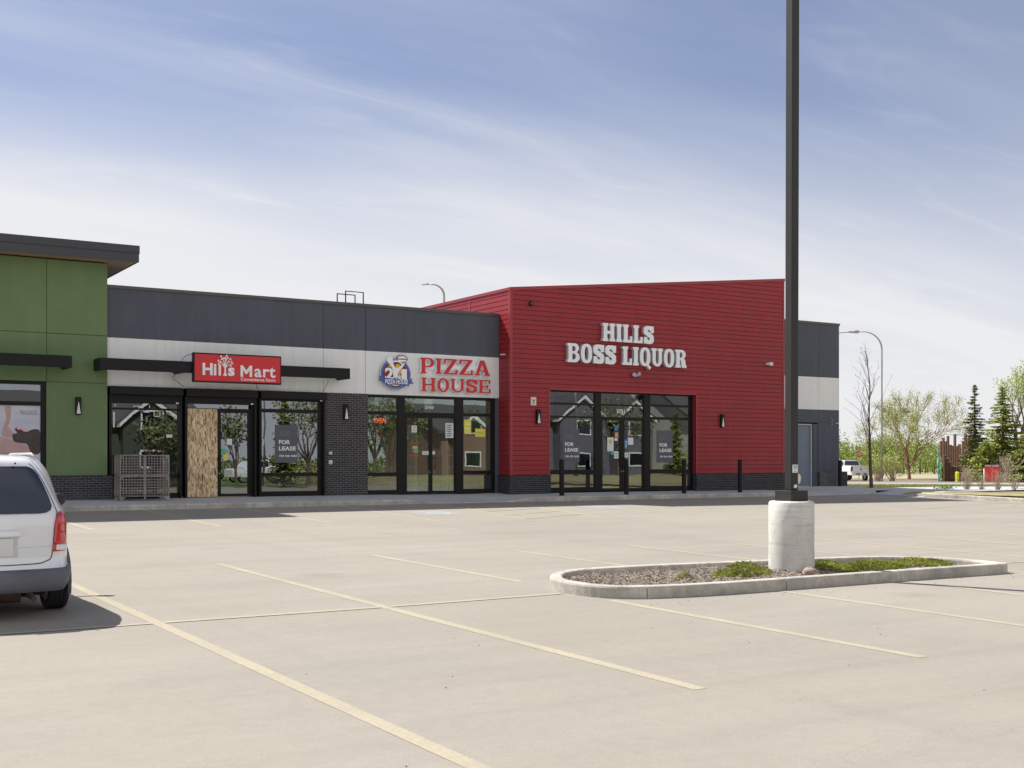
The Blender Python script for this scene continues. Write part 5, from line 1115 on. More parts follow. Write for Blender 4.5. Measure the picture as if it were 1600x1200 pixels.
# hatch seams
def vtube(pts, r, m='blackp', name='hatch_seam'):
    P_ = []
    for s, z in pts: P_.append(VP(abs(s), z, .0) if s >= 0 else (2 * VX - VP(abs(s), z, .0)[0],) + VP(abs(s), z, .0)[1:])
    obj(name, MB().tube(P_, r, 6), m, van)
seam = [(.75, 1.235), (.715, 1.10), (.695, .90), (.67, .78), (.62, .75), (.54, .728), (.3, .722), (0, .722)]
vtube(catmull(seam + [(-s, z) for s, z in seam[::-1][1:]], 4, False), .006)
for sg in (1, -1): vtube(catmull([(.52 * sg, 1.765), (.58 * sg, 1.70), (.66 * sg, 1.55), (.725 * sg, 1.36), (.755 * sg, 1.235)], 4, False), .004)
# lower crease
cr = MB(); cr.tube([VP(s, .905, .0) for s in lin(.0, .68, 12)], .008, 6); cr.tube([(2 * VX - VP(s, .905, .0)[0],) + VP(s, .905, .0)[1:] for s in lin(0, .68, 12)], .008, 6); obj('hatch_crease', cr, 'vanpaint', van, smooth=True)
# licence plate recess, handle bar, plate
ps = [[VP(abs(s), z, .003) if s >= 0 else (2 * VX - VP(-s, z, .003)[0],) + VP(-s, z, .003)[1:] for s in lin(-.34, .34, 8)] for z in lin(.80, 1.01, 3)]
obj('plate_recess', MB().grid(ps), M('van_paint_recess', (.60, .60, .63), .35, .1), van)
hb = MB(); zc = 1.04; pts = []
hb.add(*(lambda P_: (P_, []))([])) if False else None
rowsH = []
for s in lin(-.365, .365, 14):
    p = VP(abs(s), zc, 0); x = VX + s; e = .5 * (1 if abs(s) < .32 else .55); rowsH.append([(x, p[1] + .0, zc + .035 * 1), (x, p[1] - .03, zc + .030), (x, p[1] - .035, zc - .02), (x, p[1] - .02, zc - .035), (x, p[1] + .01, zc - .035)])
hb.grid(rowsH); o_ = 0; hb.f.append((0, 1, 2, 3, 4)); hb.f.append(tuple(range(len(hb.v) - 5, len(hb.v)))[::-1]); obj('hatch_handle', hb, 'vanpaint', van, smooth=False)
obj('licence_plate', MB().box(VX - .31, VX + .295, 13.205, 13.212, .815, .995), 'plastic', van, bevel=.004)
for sg in (1, -1):
    mi = sg < 0
    zL0, zL1 = .845, 1.262
    s_in = lerpT([(.845, .695), (1.0, .705), (1.15, .72), (1.22, .74), (1.245, .765), (1.262, .79)]); s_out = lerpT([(.845, 1.0), (1.0, 1.03), (1.18, 1.02), (1.23, .94), (1.262, .86)])
    tl = obj('tail_lamp', vpatch(s_in, s_out, .918, zL1, .012, mi, 12, 10), 'tailred', van, smooth=True)
    obj('reversing_lens', vpatch(lambda z: s_in(z) + .03, lambda z: s_out(z) - .03, .856, .915, .012, mi, 4, 8), 'tailclear', tl, smooth=True)
    obj('lamp_surround', vpatch(lambda z: s_in(z) - .008, lambda z: s_out(z) + .004, .845, .93, .008, mi, 4, 8), 'tailred', tl, smooth=True)
    # bright ring inside
    q = [VP(s_in(1.1) + .10 + .05 * math.cos(a), 1.09 + .05 * math.sin(a), .015) for a in lin(0, 6.283, 14)]
    if mi: q = [(2 * VX - p[0], p[1], p[2]) for p in q]
    obj('bulb_ring', MB().tube(q, .003, 4), M('lamp_ring', (.4, .01, .012), .3), tl)
# grey bumper
bmp = MB(); rows = []
for z, off in ((.44, .0), (.445, .012), (.50, .028), (.60, .034), (.655, .03), (.672, .018), (.676, .0)):
    ss = lin(0, cornerlen(z) + .50, 24); h = [VP(s, z, off) for s in ss]; rows.append([(2 * VX - p[0], p[1], p[2]) for p in h[:0:-1]] + h)
bmp.grid(rows); obj('rear_bumper', bmp, 'bumper', van, smooth=True)
# underside, axle, exhaust
obj('underbody', MB().box(VX - .70, VX + .70, 13.8, 17.9, .34, .44), 'under', van)
obj('axle', MB().tube([(VX - .8, 14.22, .36), (VX + .8, 14.22, .36)], .04, 8), 'under', van)
obj('exhaust', MB().tube(catmull([(VX + .15, 14.4, .40), (VX + .30, 13.9, .37), (VX + .48, 13.55, .38), (VX + .5, 13.25, .36)], 4, False), .03, 8).tube([(VX + .05, 13.6, .38), (VX + .42, 13.6, .38)], .085, 10), 'exh', van)
def wheel(parent, x, y, z, r, w, sx, m='rim'):
    n_ = 36; mb = MB(); prof = [(r - .10, -w / 2 + .01), (r - .03, -w / 2), (r - .008, -w / 2 + .012), (r, -w / 2 + .03), (r, -.052), (r - .008, -.05), (r - .008, -.042), (r, -.04), (r, -.006), (r - .008, -.004), (r - .008, .004), (r, .006), (r, .04), (r - .008, .042), (r - .008, .05), (r, .052), (r, w / 2 - .03), (r - .008, w / 2 - .012), (r - .03, w / 2), (r - .10, w / 2 - .01)]
    mb.grid([[(x + p[1], y + p[0] * math.cos(2 * math.pi * k_ / n_), z + p[0] * math.sin(2 * math.pi * k_ / n_)) for k_ in range(n_ + 1)] for p in prof])
    wh = obj('wheel', mb, 'tyre', parent); rm = MB(); rr_ = r - .10
    rm.grid([[(x + px, y + pr * math.cos(2 * math.pi * k_ / n_), z + pr * math.sin(2 * math.pi * k_ / n_)) for k_ in range(n_ + 1)] for pr, px in ((rr_, -w / 2 + .012), (rr_ - .02, -w / 2 + .04), (rr_ - .02, w / 2 - .04), (rr_, w / 2 - .012))])
    for k_ in range(5):
        a = 2 * math.pi * k_ / 5; m_ = Matrix.Rotation(a, 3, 'X'); rm.obox(Vector((x + sx * (w / 2 - .05), y, z)) + m_ @ Vector((0, 0, rr_ / 2)), (.03, .07, rr_), m_)
    rm.tube([(x + sx * (w / 2 - .07), y, z), (x + sx * (w / 2 - .02), y, z)], .06, 12); obj('rim', rm, m, wh); return wh
for sx in (-1, 1):
    for yw in (14.22, 17.25): wheel(van, VX + sx * .885, yw, .34 + gz(yw), .34, .225, sx)
for sx in (1, -1):
    a = MB(); rows = []
    for k_ in range(9): rows.append([(VX + sx * (vw(z) + flare(2, z) + .004), 14.35 + (vf(z) - .65 - 14.35) * k_ / 8, z) for z in lin(1.31, 1.62, 6)])
    a.grid(rows if sx > 0 else [r[::-1] for r in rows]); obj('side_window', a, 'glassblack', van)
    t_ = MB(); t_.prism(catmull([(17.25 + .43 * math.cos(R(b)) if False else 14.22 + .41 * math.cos(R(b)), .47 + .41 * math.sin(R(b))) for b in range(-20, 201, 20)], 2, False) + [(14.22 + .385 * math.cos(R(b)), .47 + .385 * math.sin(R(b))) for b in range(200, -21, -20)], VX + sx * .955, VX + sx * .992, 'x'); obj('wheel_arch_trim', t_, 'bumper', van)
    mr_ = blob(VX + sx * 1.25, 15.95, 1.30, .115, .06, .085, 3, 8, 0); obj('mirror', mr_, 'blackp', van, smooth=True); obj('mirror_arm', MB().tube([(VX + sx * .90, 16.0, 1.22), (VX + sx * 1.16, 15.97, 1.26)], .03, 8), 'blackp', van)
    obj('roof_rail', MB().tube([(VX + sx * .62, 14.0, 1.855), (VX + sx * .62, 14.1, 1.875), (VX + sx * .62, 15.4, 1.875), (VX + sx * .62, 15.5, 1.855)], .012, 6), 'vanpaint', van)
obj('brake_lamp', MB().box(VX - .20, VX + .20, 13.50, 13.53, 1.735, 1.765), M('dark_red_lens', (.08, .01, .012), .2), van)
obj('washer_nozzle', MB().tube([(VX + .36, 13.50, 1.765), (VX + .36, 13.54, 1.77)], .01, 6), 'blackp', van)
obj('wiper', MB().tube([(VX, 13.24, 1.235), (VX - .05, 13.235, 1.27), (VX - .5, 13.29, 1.30)], .008, 6), 'blackp', van)
# seats seen as dim shapes are inside dark tinted glass

# ------------------------------------------------------------------ right hand background
def at(u, v): return hz_(u, v)
def place(px, D):      # ground point by bearing and distance from the photographer's standpoint
    a = (px - 800) / 1885; return ((math.sin(TH) + a * math.cos(TH)) * D, (math.cos(TH) - a * math.sin(TH)) * D)
def strip(name, pts, dz, m):
    mb = MB(); mb.grid([[(u, v, at(u, v) + dz) for u, v in row] for row in pts]); return struct(name, mb, m)
def band(name, D0, D1, p0, p1, dz, m, n=14, k_=3):
    return strip(name, [[place(x, d) for x in lin(p0, p1, n)] for d in lin(D0, D1, k_)], dz, m)
band('road', 82, 97, 1150, 2600, .02, 'road'); band('road_footway', 97.2, 100, 1150, 2600, .06, 'walk'); band('mulch_bed', 101, 128, 1290, 2600, .03, 'bed'); band('dry_field', 129, 190, 1000, 2600, .03, 'field', 14, 6)
band('mulch_strip', 50.3, 51.6, 1348, 1432, .02, 'bed', 8, 2)
b_ = MB(); b_.grid([[(u, v, .515 + (u - 38.05) * .03) for u in (38.05, 39.0, 40.2)] for v in lin(12, 30.9, 8)]); struct('shrub_bed', b_, 'bed')
def leaves(mb, c, rad, n, size, q, flat=1.0, shell=.35):
    for i in range(n):
        while True:
            p = Vector((q.uniform(-1, 1), q.uniform(-1, 1), q.uniform(-1, 1)))
            if p.length <= 1 and p.length > shell * q.random(): break
        p = Vector((c[0] + p.x * rad[0], c[1] + p.y * rad[1], c[2] + p.z * rad[2])); s = size * q.uniform(.6, 1.3)
        a = Vector((q.gauss(0, 1), q.gauss(0, 1), q.gauss(0, 1))).normalized(); b = a.cross(Vector((q.gauss(0, 1), q.gauss(0, 1), q.gauss(0, 1)))).normalized()
        mb.add([p - a * s, p + b * s * .55, p + a * s, p - b * s * .55], [(0, 1, 2, 3)])
def branch(tr, tips, p, d, L_, r, depth, q, spread=.55, kids=(2, 3), up=.12, shrink_=.74, minr=.006):
    segs = 3; pts = [p]; rs = [r]; dd = d.copy()
    for i in range(segs):
        dd = (dd + Vector((q.gauss(0, .10), q.gauss(0, .10), q.gauss(0, .06) + up * .3))).normalized(); p = p + dd * (L_ / segs); pts.append(p); rs.append(max(minr, r * (1 - .38 * (i + 1) / segs)))
    tr.tube(pts, rs, 5 if depth > 2 else 3, False)
    tips.append((p, dd, depth))
    if depth <= 0: return
    for k_ in range(q.randint(*kids)):
        ax = Vector((q.gauss(0, 1), q.gauss(0, 1), q.gauss(0, 1))).cross(dd).normalized(); nd = (Matrix.Rotation(q.uniform(.5, 1.25) * spread, 3, ax) @ dd + Vector((0, 0, up))).normalized()
        st = pts[-1] if k_ < 2 else pts[q.randint(1, 2)]
        branch(tr, tips, st, nd, L_ * shrink_ * q.uniform(.75, 1.15), rs[-1] * .78, depth - 1, q, spread, kids, up, shrink_, minr)
def make_tree(name, label, cat, base, h, seed, bark, leaf, trunk=.2, n_limb=5, depth=4, spread=.6, lsize=.1, per_tip=6, lrad=.5, up=.12, limb_len=.36, group=None, trunk_r=None, tilt=.55, minr=.012):
    q = random.Random(seed); t = thing(name, label, cat, base, group); tr = MB(); tips = []; r = trunk_r or h * .02; b = Vector(base)
    top_ = b + Vector((q.uniform(-.1, .1), q.uniform(-.1, .1), h * trunk)); tr.tube([b - Vector((0, 0, .1)), b.lerp(top_, .5), top_], [r * 1.25, r * 1.05, r], 8, False)
    for i in range(n_limb):
        a = 6.283 * i / n_limb + q.uniform(-.4, .4); s = tilt * q.uniform(.45, 1.25); d = Vector((math.cos(a) * s, math.sin(a) * s, 1)).normalized()
        branch(tr, tips, top_ - Vector((0, 0, h * trunk * q.uniform(0, .25))), d, h * limb_len * q.uniform(.8, 1.1), r * .62, depth, q, spread, up=up, minr=minr)
    obj('trunk', tr, bark, t)
    if leaf:
        lv = MB()
        for p, d, dp in tips:
            if dp <= 2: leaves(lv, p, (lrad,) * 3, per_tip, lsize, q)
        obj('crown', lv, leaf, t)
    return t
def ghz(px, D): u, v = place(px, D); return (u, v, at(u, v))
# bare sapling near the kerb
def sapling():
    q = random.Random(11); u, v = 40.83, 36.31; t = thing('sapling', 'thin leafless sapling standing in the verge right of the grey block', 'tree', (u, v, .56)); tr = MB(); tips = []
    P_ = [(u, v, .5), (u - .05, v + .02, 1.6), (u - .12, v, 2.8), (u - .16, v, 4.0), (u - .10, v, 5.0), (u - .22, v, 5.8), (u - .36, v, 6.5)]; tr.tube(P_, [.085, .07, .055, .04, .028, .016, .006], 7, False)
    for i in range(26):
        f = q.uniform(.22, .97) * 6; k_ = int(f); a, b = Vector(P_[k_]), Vector(P_[min(6, k_ + 1)]); p = a.lerp(b, f - k_); an = q.uniform(0, 6.283); h_ = 1 - f / 6
        d = Vector((math.cos(an) * .55, math.sin(an) * .55, 1)).normalized(); branch(tr, tips, p, d, .35 + h_ * 1.25 * q.uniform(.5, 1.1), .008 + .014 * h_, 2 if h_ > .3 else 1, q, .6, (1, 2), .15, .6, .005)
    obj('trunk', tr, 'bark', t); lv = MB()
    for p, d, dp in tips:
        if dp <= 1: leaves(lv, p, (.06,) * 3, 1, .028, q)
    obj('bud', lv, 'bark2', t)
sapling()
make_tree('budding_tree', 'round wide tree with sparse budding leaves behind the street lamp', 'tree', ghz(1421, 125), 9.2, 21, 'bark2', 'leaf2', trunk=.13, n_limb=9, depth=5, spread=.52, lsize=.058, per_tip=13, lrad=.45, up=.10, limb_len=.30, trunk_r=.16, tilt=.95, minr=.015)
def spruce(label, base, h, rad, seed, mat, dens=1.0, gaps=0.0):
    q = random.Random(seed); t = thing('spruce_tree', label, 'tree', base, 'spruces by the brown posts'); b = Vector(base); tr = MB(); tr.tube([b, b + Vector((0, 0, h * .5)), b + Vector((0, 0, h * .98))], [h * .018, h * .012, .02], 7, False); lv = MB()
    z = h * .07
    while z < h * .985:
        f = 1 - z / h; R_ = rad * (f ** .85) * q.uniform(.75, 1.1) + .08; n_ = max(4, int(9 * f + 4))
        for i in range(n_):
            if q.random() < gaps: continue
            a = q.uniform(0, 6.283); L_ = R_ * q.uniform(.65, 1.15); m_ = max(3, int(L_ * 8 * dens))
            p0 = b + Vector((0, 0, z)); dirv = Vector((math.cos(a), math.sin(a), 0)); side = Vector((-dirv.y, dirv.x, 0)); pts = [p0 + dirv * L_ * s + Vector((0, 0, -.28 * L_ * s + .22 * L_ * s * s)) for s in (0, .5, 1)]
            tr.tube(pts, [.025, .016, .008], 3, False)
            for k_ in range(m_):
                s = (k_ + .7) / m_; c = p0 + dirv * L_ * s + Vector((0, 0, -.28 * L_ * s + .22 * L_ * s * s - .03)); wd = .07 + .16 * L_ * (1 - s)
                for j_ in range(3):
                    e = c + side * q.uniform(-1, 1) * wd * 1.3 + Vector((0, 0, q.uniform(-.12, .04))); sz = q.uniform(.10, .20) * (1 if h > 4 else .8); o1 = (dirv * q.uniform(.3, 1) + side * q.uniform(-1, 1) + Vector((0, 0, q.uniform(-.5, .25)))).normalized(); o2 = o1.cross(Vector((q.uniform(-.6, .6), q.uniform(-.6, .6), 1))).normalized()
                    lv.add([e - o1 * sz, e + o2 * sz * .45, e + o1 * sz * 1.2, e - o2 * sz * .45], [(0, 1, 2, 3)])
        z += h * .022 + .05
    obj('trunk', tr, 'bark', t); obj('crown', lv, mat, t); return t
spruce('thin dark spruce with gappy branches behind the brown steel posts', ghz(1523, 108), 8.8, 1.9, 31, 'needle2', 1.1, .15)
spruce('broad green spruce behind the red notice board', ghz(1567, 104), 8.6, 3.3, 32, 'needle', 1.2)
spruce('low spreading spruce at the right edge beside the poplar', ghz(1612, 101), 5.4, 3.0, 33, 'needle', 1.2)
spruce('short bushy spruce in front of the brown steel posts', ghz(1540, 103), 3.6, 2.2, 34, 'needle', 1.2)
make_tree('poplar_tree', 'tall light green poplar at the right edge above the spruces', 'tree', ghz(1594, 118), 12.2, 41, 'bark', 'leaf3', trunk=.22, n_limb=6, depth=4, spread=.42, lsize=.085, per_tip=9, lrad=.55, up=.22, limb_len=.25, tilt=.40)
def far_trees():
    q = random.Random(51); lv = MB(); tr = MB()
    for i in range(120):
        px = q.uniform(1240, 1720); D = q.uniform(165, 215); u, v = place(px, D); z0 = -.25; h = q.uniform(4.6, 6.6) * D / 185 * (.9 + .12 * math.sin(px * .05)) * (1 - .13 * max(0, min(1, (px - 1380) / 90))); r = q.uniform(1.5, 2.6)
        tr.tube([(u, v, z0), (u + q.uniform(-.3, .3), v, z0 + h * .8)], [.12, .04], 4, False)
        for k_ in range(7):
            c = (u + q.uniform(-r, r) * .8, v + q.uniform(-r, r) * .8, z0 + h * q.uniform(.12, .92)); leaves(lv, c, (r * .75, r * .75, h * .18), 62, .16, q)
        leaves(lv, (u, v, z0 + h * .9), (r * .35, r * .35, h * .16), 16, .14, q)
    o = obj('far_wood', lv, 'hedge'); tag(o, 'distant belt of light green willows and poplars behind the field', 'trees', kind='stuff')
    tag(obj('far_wood_stems', tr, 'bark'), 'stems of the distant tree belt behind the field', 'tree stems', kind='stuff')
far_trees()
def bush(name, label, base, h, w, seed, stem, leaf, n_=26, nl=500, ls=.07, group=None, cat='shrub'):
    q = random.Random(seed); t = thing(name, label, cat, base, group); tr = MB(); tips = []; b = Vector(base)
    for i in range(n_):
        a = q.uniform(0, 6.283); s = q.uniform(0, 1) * w / h * .9; branch(tr, tips, b + Vector((q.uniform(-.1, .1) * w, q.uniform(-.1, .1) * w, -.03)), Vector((math.cos(a) * s, math.sin(a) * s, 1)).normalized(), h * .5 * q.uniform(.6, 1.05), h * .012, 2, q, .5, (1, 3), .08, .6, h * .0035)
    obj('stem', tr, stem, t)
    if nl:
        lv = MB()
        for k_ in range(nl): p, d, dp = q.choice(tips); leaves(lv, p, (w * .12,) * 3, 1, ls, q)
        obj('foliage', lv, leaf, t)
    return t
for i, (px, lb) in enumerate(((1511, 'bare twiggy shrub leftmost of the row behind the right kerb'), (1534, 'bare shrub with green base second in the row behind the right kerb'), (1558, 'bare twiggy shrub third in the row before the red board'), (1585, 'bare reddish shrub at the right end of the row behind the kerb'))):
    u, v = place(px, 50.3 - .3 * i); b = (u, v, .56); t = bush('bare_shrub', lb, b, (1.15, .85, 1.05, .95)[i], .75, 60 + i, 'twig', 'leaf2' if i % 2 else 'bark2', 26, (40, 160, 40, 80)[i], .022, 'bare shrubs behind the right kerb')
bush('willow_bush', 'grey green twiggy bush left of the street lamp foot', ghz(1372, 108), 2.4, 2.2, 71, 'twig', 'leaf2', 30, 900, .07, 'bushes around the street lamp'); bush('willow_bush', 'grey green twiggy bush right of the street lamp foot', ghz(1394, 107), 2.6, 2.0, 72, 'twig', 'leaf2', 30, 900, .07, 'bushes around the street lamp')
tb = MB(); q = random.Random(9)
for px in (1470, 1476, 1484): 
    u, v = place(px, 51); leaves(tb, (u, v, .62), (.4, .3, .1), 60, .05, q)
tag(obj('grass_tuft', tb, 'leaf1'), 'low green tufts on the verge left of the bare shrubs', 'grass', kind='stuff')
def vg():
    q = random.Random(77); mb = MB()
    for i in range(16000):
        px = q.uniform(1322, 1640); D = 50 + 24 * q.random() ** 1.3; u, v = place(px, D)
        if u < 38.3 or v < 20: continue
        if v < 35.3 and u < 44: continue
        z = land(u, v); h = q.uniform(.03, .11); a = q.uniform(0, 6.28); x, y = .02 * math.cos(a), .02 * math.sin(a); mb.add([(u - x, v - y, z), (u + x, v + y, z), (u + q.uniform(-.03, .03), v + q.uniform(-.03, .03), z + h)], [(0, 1, 2)])
    tag(obj('verge_grass', mb, mt['grass_blade']), 'short dry yellowish grass blades on the verge beyond the kerb', 'grass', kind='stuff')
mt['grass_blade'] = M('dry_grass_blade', (.36, .33, .15), .9, var=.3, vs=.4, c2=(.24, .30, .09), spec=.1); vg()
# street lamps
def davit(label, foot, h, reach, ang, seed=0, r=.085, hs=1, group='curved street lamps'):
    t = thing('street_lamp', label, 'street lamp', foot, group); f = Vector(foot); dx, dy = math.cos(ang), math.sin(ang); R1 = reach * .8; P_ = [f, f + Vector((0, 0, h - R1))]
    for a in range(10, 91, 10): P_.append(f + Vector((dx * R1 * (1 - math.cos(R(a))), dy * R1 * (1 - math.cos(R(a))), h - R1 + R1 * math.sin(R(a)))))
    P_.append(f + Vector((dx * reach, dy * reach, h)))
    n_ = len(P_); obj('pole', MB().tube(P_, [r * (1 - .62 * min(1, i / n_ * 1.1)) if i > 1 else (r if i == 0 else r * .75) for i in range(n_)], 10), 'steel', t, smooth=True)
    e = P_[-1]; hd = MB(); m_ = Matrix.Rotation(ang, 3, 'Z') @ Matrix.Rotation(R(4), 3, 'Y'); hd.obox(e + Vector((dx * .45 * hs, dy * .45 * hs, .0)), (.95 * hs, .28 * hs, .09 * hs), m_); hd.obox(e + Vector((dx * .25 * hs, dy * .25 * hs, .08 * hs)), (.35 * hs, .16 * hs, .08 * hs), m_); obj('lamp_head', hd, 'steel', t, bevel=.03)
    obj('base_plate', MB().box(f.x - .2, f.x + .2, f.y - .2, f.y + .2, f.z - .02, f.z + .05), 'steel', t); return t
angL = math.pi - TH      # towards the left of the view
davit('tall grey curved street lamp on the verge beyond the grey block', ghz(1378, 102), 12.7, 1.9, angL)
u, v = place(1291, 106); davit('curved street lamp mostly hidden behind the grey block with its arm reaching out', (u, v, at(u, v)), 13.1, 1.9, -TH)
u, v = place(694, 78); davit('curved street lamp showing over the roofs between the grey and red shops', (u, v, at(u, v)), 12.9, .95, angL, hs=.55)
# stop sign
u, v = place(1342, 128); z = at(u, v); t = thing('stop_sign', 'red octagonal STOP sign on a steel post behind the white pickup', 'stop sign', (u, v, z)); obj('post', MB().box(u - .04, u + .04, v - .03, v + .03, z, z + 2.9), 'steel', t)
fac = Matrix.Rotation(-TH, 3, 'Z')
def facing(mb, c):     # rotate a mesh built facing -y about c so that it faces back along the view
    mb.v = [tuple(Vector(c) + fac @ (Vector(p) - Vector(c))) for p in mb.v]; return mb
vs_, fs_ = curve_mesh([[(u + .40 * math.cos(R(22.5 + 45 * k_)), z + 2.65 + .40 * math.sin(R(22.5 + 45 * k_))) for k_ in range(8)]], .01); mb = MB(); mb.add([(p[0], p[1] + v - .06, p[2]) for p in vs_], fs_); sg = obj('board', facing(mb, (u, v, z)), 'stopred', t)
vs_, fs_ = curve_mesh([[(u + .43 * math.cos(R(22.5 + 45 * k_)), z + 2.65 + .43 * math.sin(R(22.5 + 45 * k_))) for k_ in range(8)]], .008); mb = MB(); mb.add([(p[0], p[1] + v - .048, p[2]) for p in vs_], fs_); obj('border', facing(mb, (u, v, z)), 'textwhite', sg)
vs_, fs_ = fit(text_mesh('STOP', .004, .02), u - .3, u + .3, z + 2.53, z + 2.77, v - .068); mb = MB(); mb.add(vs_, fs_); obj('lettering', facing(mb, (u, v, z)), 'textwhite', sg)
# pickup truck
def pickup(loc, rz, label, cat='pickup truck'):
    t = thing('pickup_truck', label, cat, (0, 0, 0), 'white pickup trucks')
    # local: rear bumper at y=0, faces +y, x right
    def loft(secs, mb):   # secs: (y, z0, z1, halfw)
        rows = []
        for y, z0, z1, w in secs: rows.append([(w, y, z0), (w + .02, y, (z0 + z1) / 2), (w, y, z1 - .05), (w - .06, y, z1), (-w + .06, y, z1), (-w, y, z1 - .05), (-w - .02, y, (z0 + z1) / 2), (-w, y, z0), (w, y, z0)])
        mb.grid(rows); o_ = len(mb.v); n_ = 9; mb.f.append(tuple(range(o_ - n_ * len(secs), o_ - n_ * len(secs) + 8))); mb.f.append(tuple(range(o_ - n_, o_ - 1))[::-1]); return mb
    mb = loft([(.12, .55, 1.38, .98), (.2, .55, 1.40, 1.0), (2.0, .55, 1.40, 1.0), (2.1, .5, 1.36, 1.0), (4.4, .5, 1.3, 1.0), (5.4, .5, 1.25, .98), (5.75, .5, 1.1, .94)], MB()); obj('body', mb, 'whitecar', t, bevel=.02)
    c = MB(); rows = []
    for y, z, w in ((2.05, 1.36, .93), (2.15, 1.62, .84), (2.3, 1.90, .74), (3.6, 1.93, .74), (4.0, 1.85, .76), (4.55, 1.32, .9)): rows.append([(w, y, 1.3), (w * .98, y, (z + 1.3) / 2), (w * .9, y, z), (-w * .9, y, z), (-w * .98, y, (z + 1.3) / 2), (-w, y, 1.3)])
    c.grid(rows); obj('cab', c, 'whitecar', t)
    g_ = MB(); g_.add([(-.74, 2.075, 1.45), (.74, 2.075, 1.45), (.62, 2.215, 1.84), (-.62, 2.215, 1.84)], [(0, 1, 2, 3)]); obj('rear_window', g_, 'glassblack', t)
    for s in (-1, 1): g_ = MB(); g_.add([(s * .935, 2.4, 1.40), (s * .935, 4.1, 1.40), (s * .76, 3.75, 1.82), (s * .76, 2.45, 1.84)], [(0, 1, 2, 3)]); obj('side_window', g_, 'glassblack', t)
    tg = obj('tailgate', MB().box(-.78, .78, .095, .118, .78, 1.36), 'whitecar', t, bevel=.01); obj('badge', MB().prism([(-.07, 1.14), (.07, 1.14), (.08, 1.06), (0, .97), (-.08, 1.06)], .085, .094), 'blackp', tg); obj('handle', MB().box(-.09, .09, .085, .094, 1.24, 1.28), 'blackp', tg)
    for s in (-1, 1): obj('tail_lamp', MB().box(min(s * .80, s * .99), max(s * .80, s * .99), .09, .2, .92, 1.30), M('truck_lamp', (.16, .03, .035), .2), t, bevel=.02)
    bp_ = obj('rear_bumper', MB().box(-1.0, 1.0, -.06, .13, .50, .76), 'whitecar', t, bevel=.04); obj('bumper_step', MB().box(-.55, .55, -.066, -.058, .58, .70), 'blackp', bp_); obj('licence_plate', MB().box(-.15, .15, -.074, -.068, .58, .70), 'plastic', bp_)
    for s in (-1, 1):
        for y in (1.15, 4.75): wheel(t, s * .87, y, .40, .40, .26, s)
    t.location = loc; t.rotation_euler = (0, 0, rz); return t
u, v = place(1346, 112); pk = pickup((u, v, at(u, v) + .04), R(-24), 'white pickup truck parked beyond the grey block seen from behind')
# brown stepped steel posts
t = thing('post_screen', 'row of tall brown steel posts of uneven height forming a curved screen', 'post screen', ghz(1490, 112)); q = random.Random(15)
for i in range(17):
    px = 1474 + i * 3.6 + (0 if i < 8 else 2); D = 112 + (i - 6) * .35; u, v = place(px, D); z = at(u, v); zt = [4.0, 3.7, 4.2, 3.4, 3.3, 4.4, 3.3, 3.5, 3.8, 4.5, 3.9, 4.1, 3.5, 4.3, 3.2, 3.0, 2.7][i]; obj('post', MB().box(u - .09, u + .09, v - .09, v + .09, z - .1, z + zt), 'corten', t)
for i, (px, zt) in enumerate(((1470, 3.6), (1476, 2.35), (1480, 2.05), (1483.5, 1.75), (1487.5, 1.42), (1492, 1.35))):
    u, v = place(px, 107); z = at(u, v); p_ = obj('post', MB().box(u - .08, u + .08, v - .08, v + .08, z - .1, z + zt), 'corten', t); obj('post_cap', MB().box(u - .12, u + .12, v - .1, v + .1, z + zt, z + zt + .05), 'doorframe', p_)
u, v = place(1481, 108); obj('panel', facing(MB().box(u - .6, u + 1.2, v + .1, v + .15, at(u, v), at(u, v) + 1.3), (u, v, 0)), 'corten', t)
for px, m_, h, lb in ((1466, 'teal', 2.9, 'slender teal carved pole left of the brown posts'), (1470.5, 'lime', 2.3, 'slender lime green carved pole beside the brown posts')):
    u, v = place(px, 106); z = at(u, v); P_ = [(u + .05 * math.sin(k_ * 1.3), v, z - .05 + h * k_ / 8) for k_ in range(9)]; tag(obj('carved_pole', MB().tube(P_, [.06, .10, .07, .13, .07, .12, .07, .07, .03], 8), m_, origin=(u, v, z)), lb, 'carved pole', 'carved coloured poles')
# hydrant marker
u, v = place(1496, 103); z = at(u, v); t = thing('marker_post', 'bright yellow green marker post before the brown rail fence', 'marker post', (u, v, z)); obj('tube', MB().tube([(u, v, z), (u, v, z + .85), (u, v, z + .9)], [.16, .16, .10], 10), 'hyd', t); obj('foot', MB().tube([(u, v, z), (u, v, z + .06)], [.22, .2], 10), 'blackp', t)
# rail fences
def rail(p0, p1, D0, D1, label):
    a = Vector(ghz(p0, D0)); b = Vector(ghz(p1, D1)); t = thing('rail_fence', label, 'fence', tuple(a), 'brown timber rail fences'); n_ = 5
    for i in range(n_ + 1): p = a.lerp(b, i / n_); obj('post', MB().box(p.x - .08, p.x + .08, p.y - .08, p.y + .08, p.z - .1, p.z + .88), 'fence', t)
    d = (b - a); an = math.atan2(d.y, d.x); c = a.lerp(b, .5)
    for zz_ in (.80, .30): obj('rail', MB().obox(c + Vector((0, 0, zz_)), (d.length, .07, .16), Matrix.Rotation(an, 3, 'Z')), 'fence', t)
rail(1494, 1545, 104, 102, 'brown timber rail fence left of the red board'); rail(1577, 1680, 101, 99, 'brown timber rail fence running off the right edge')
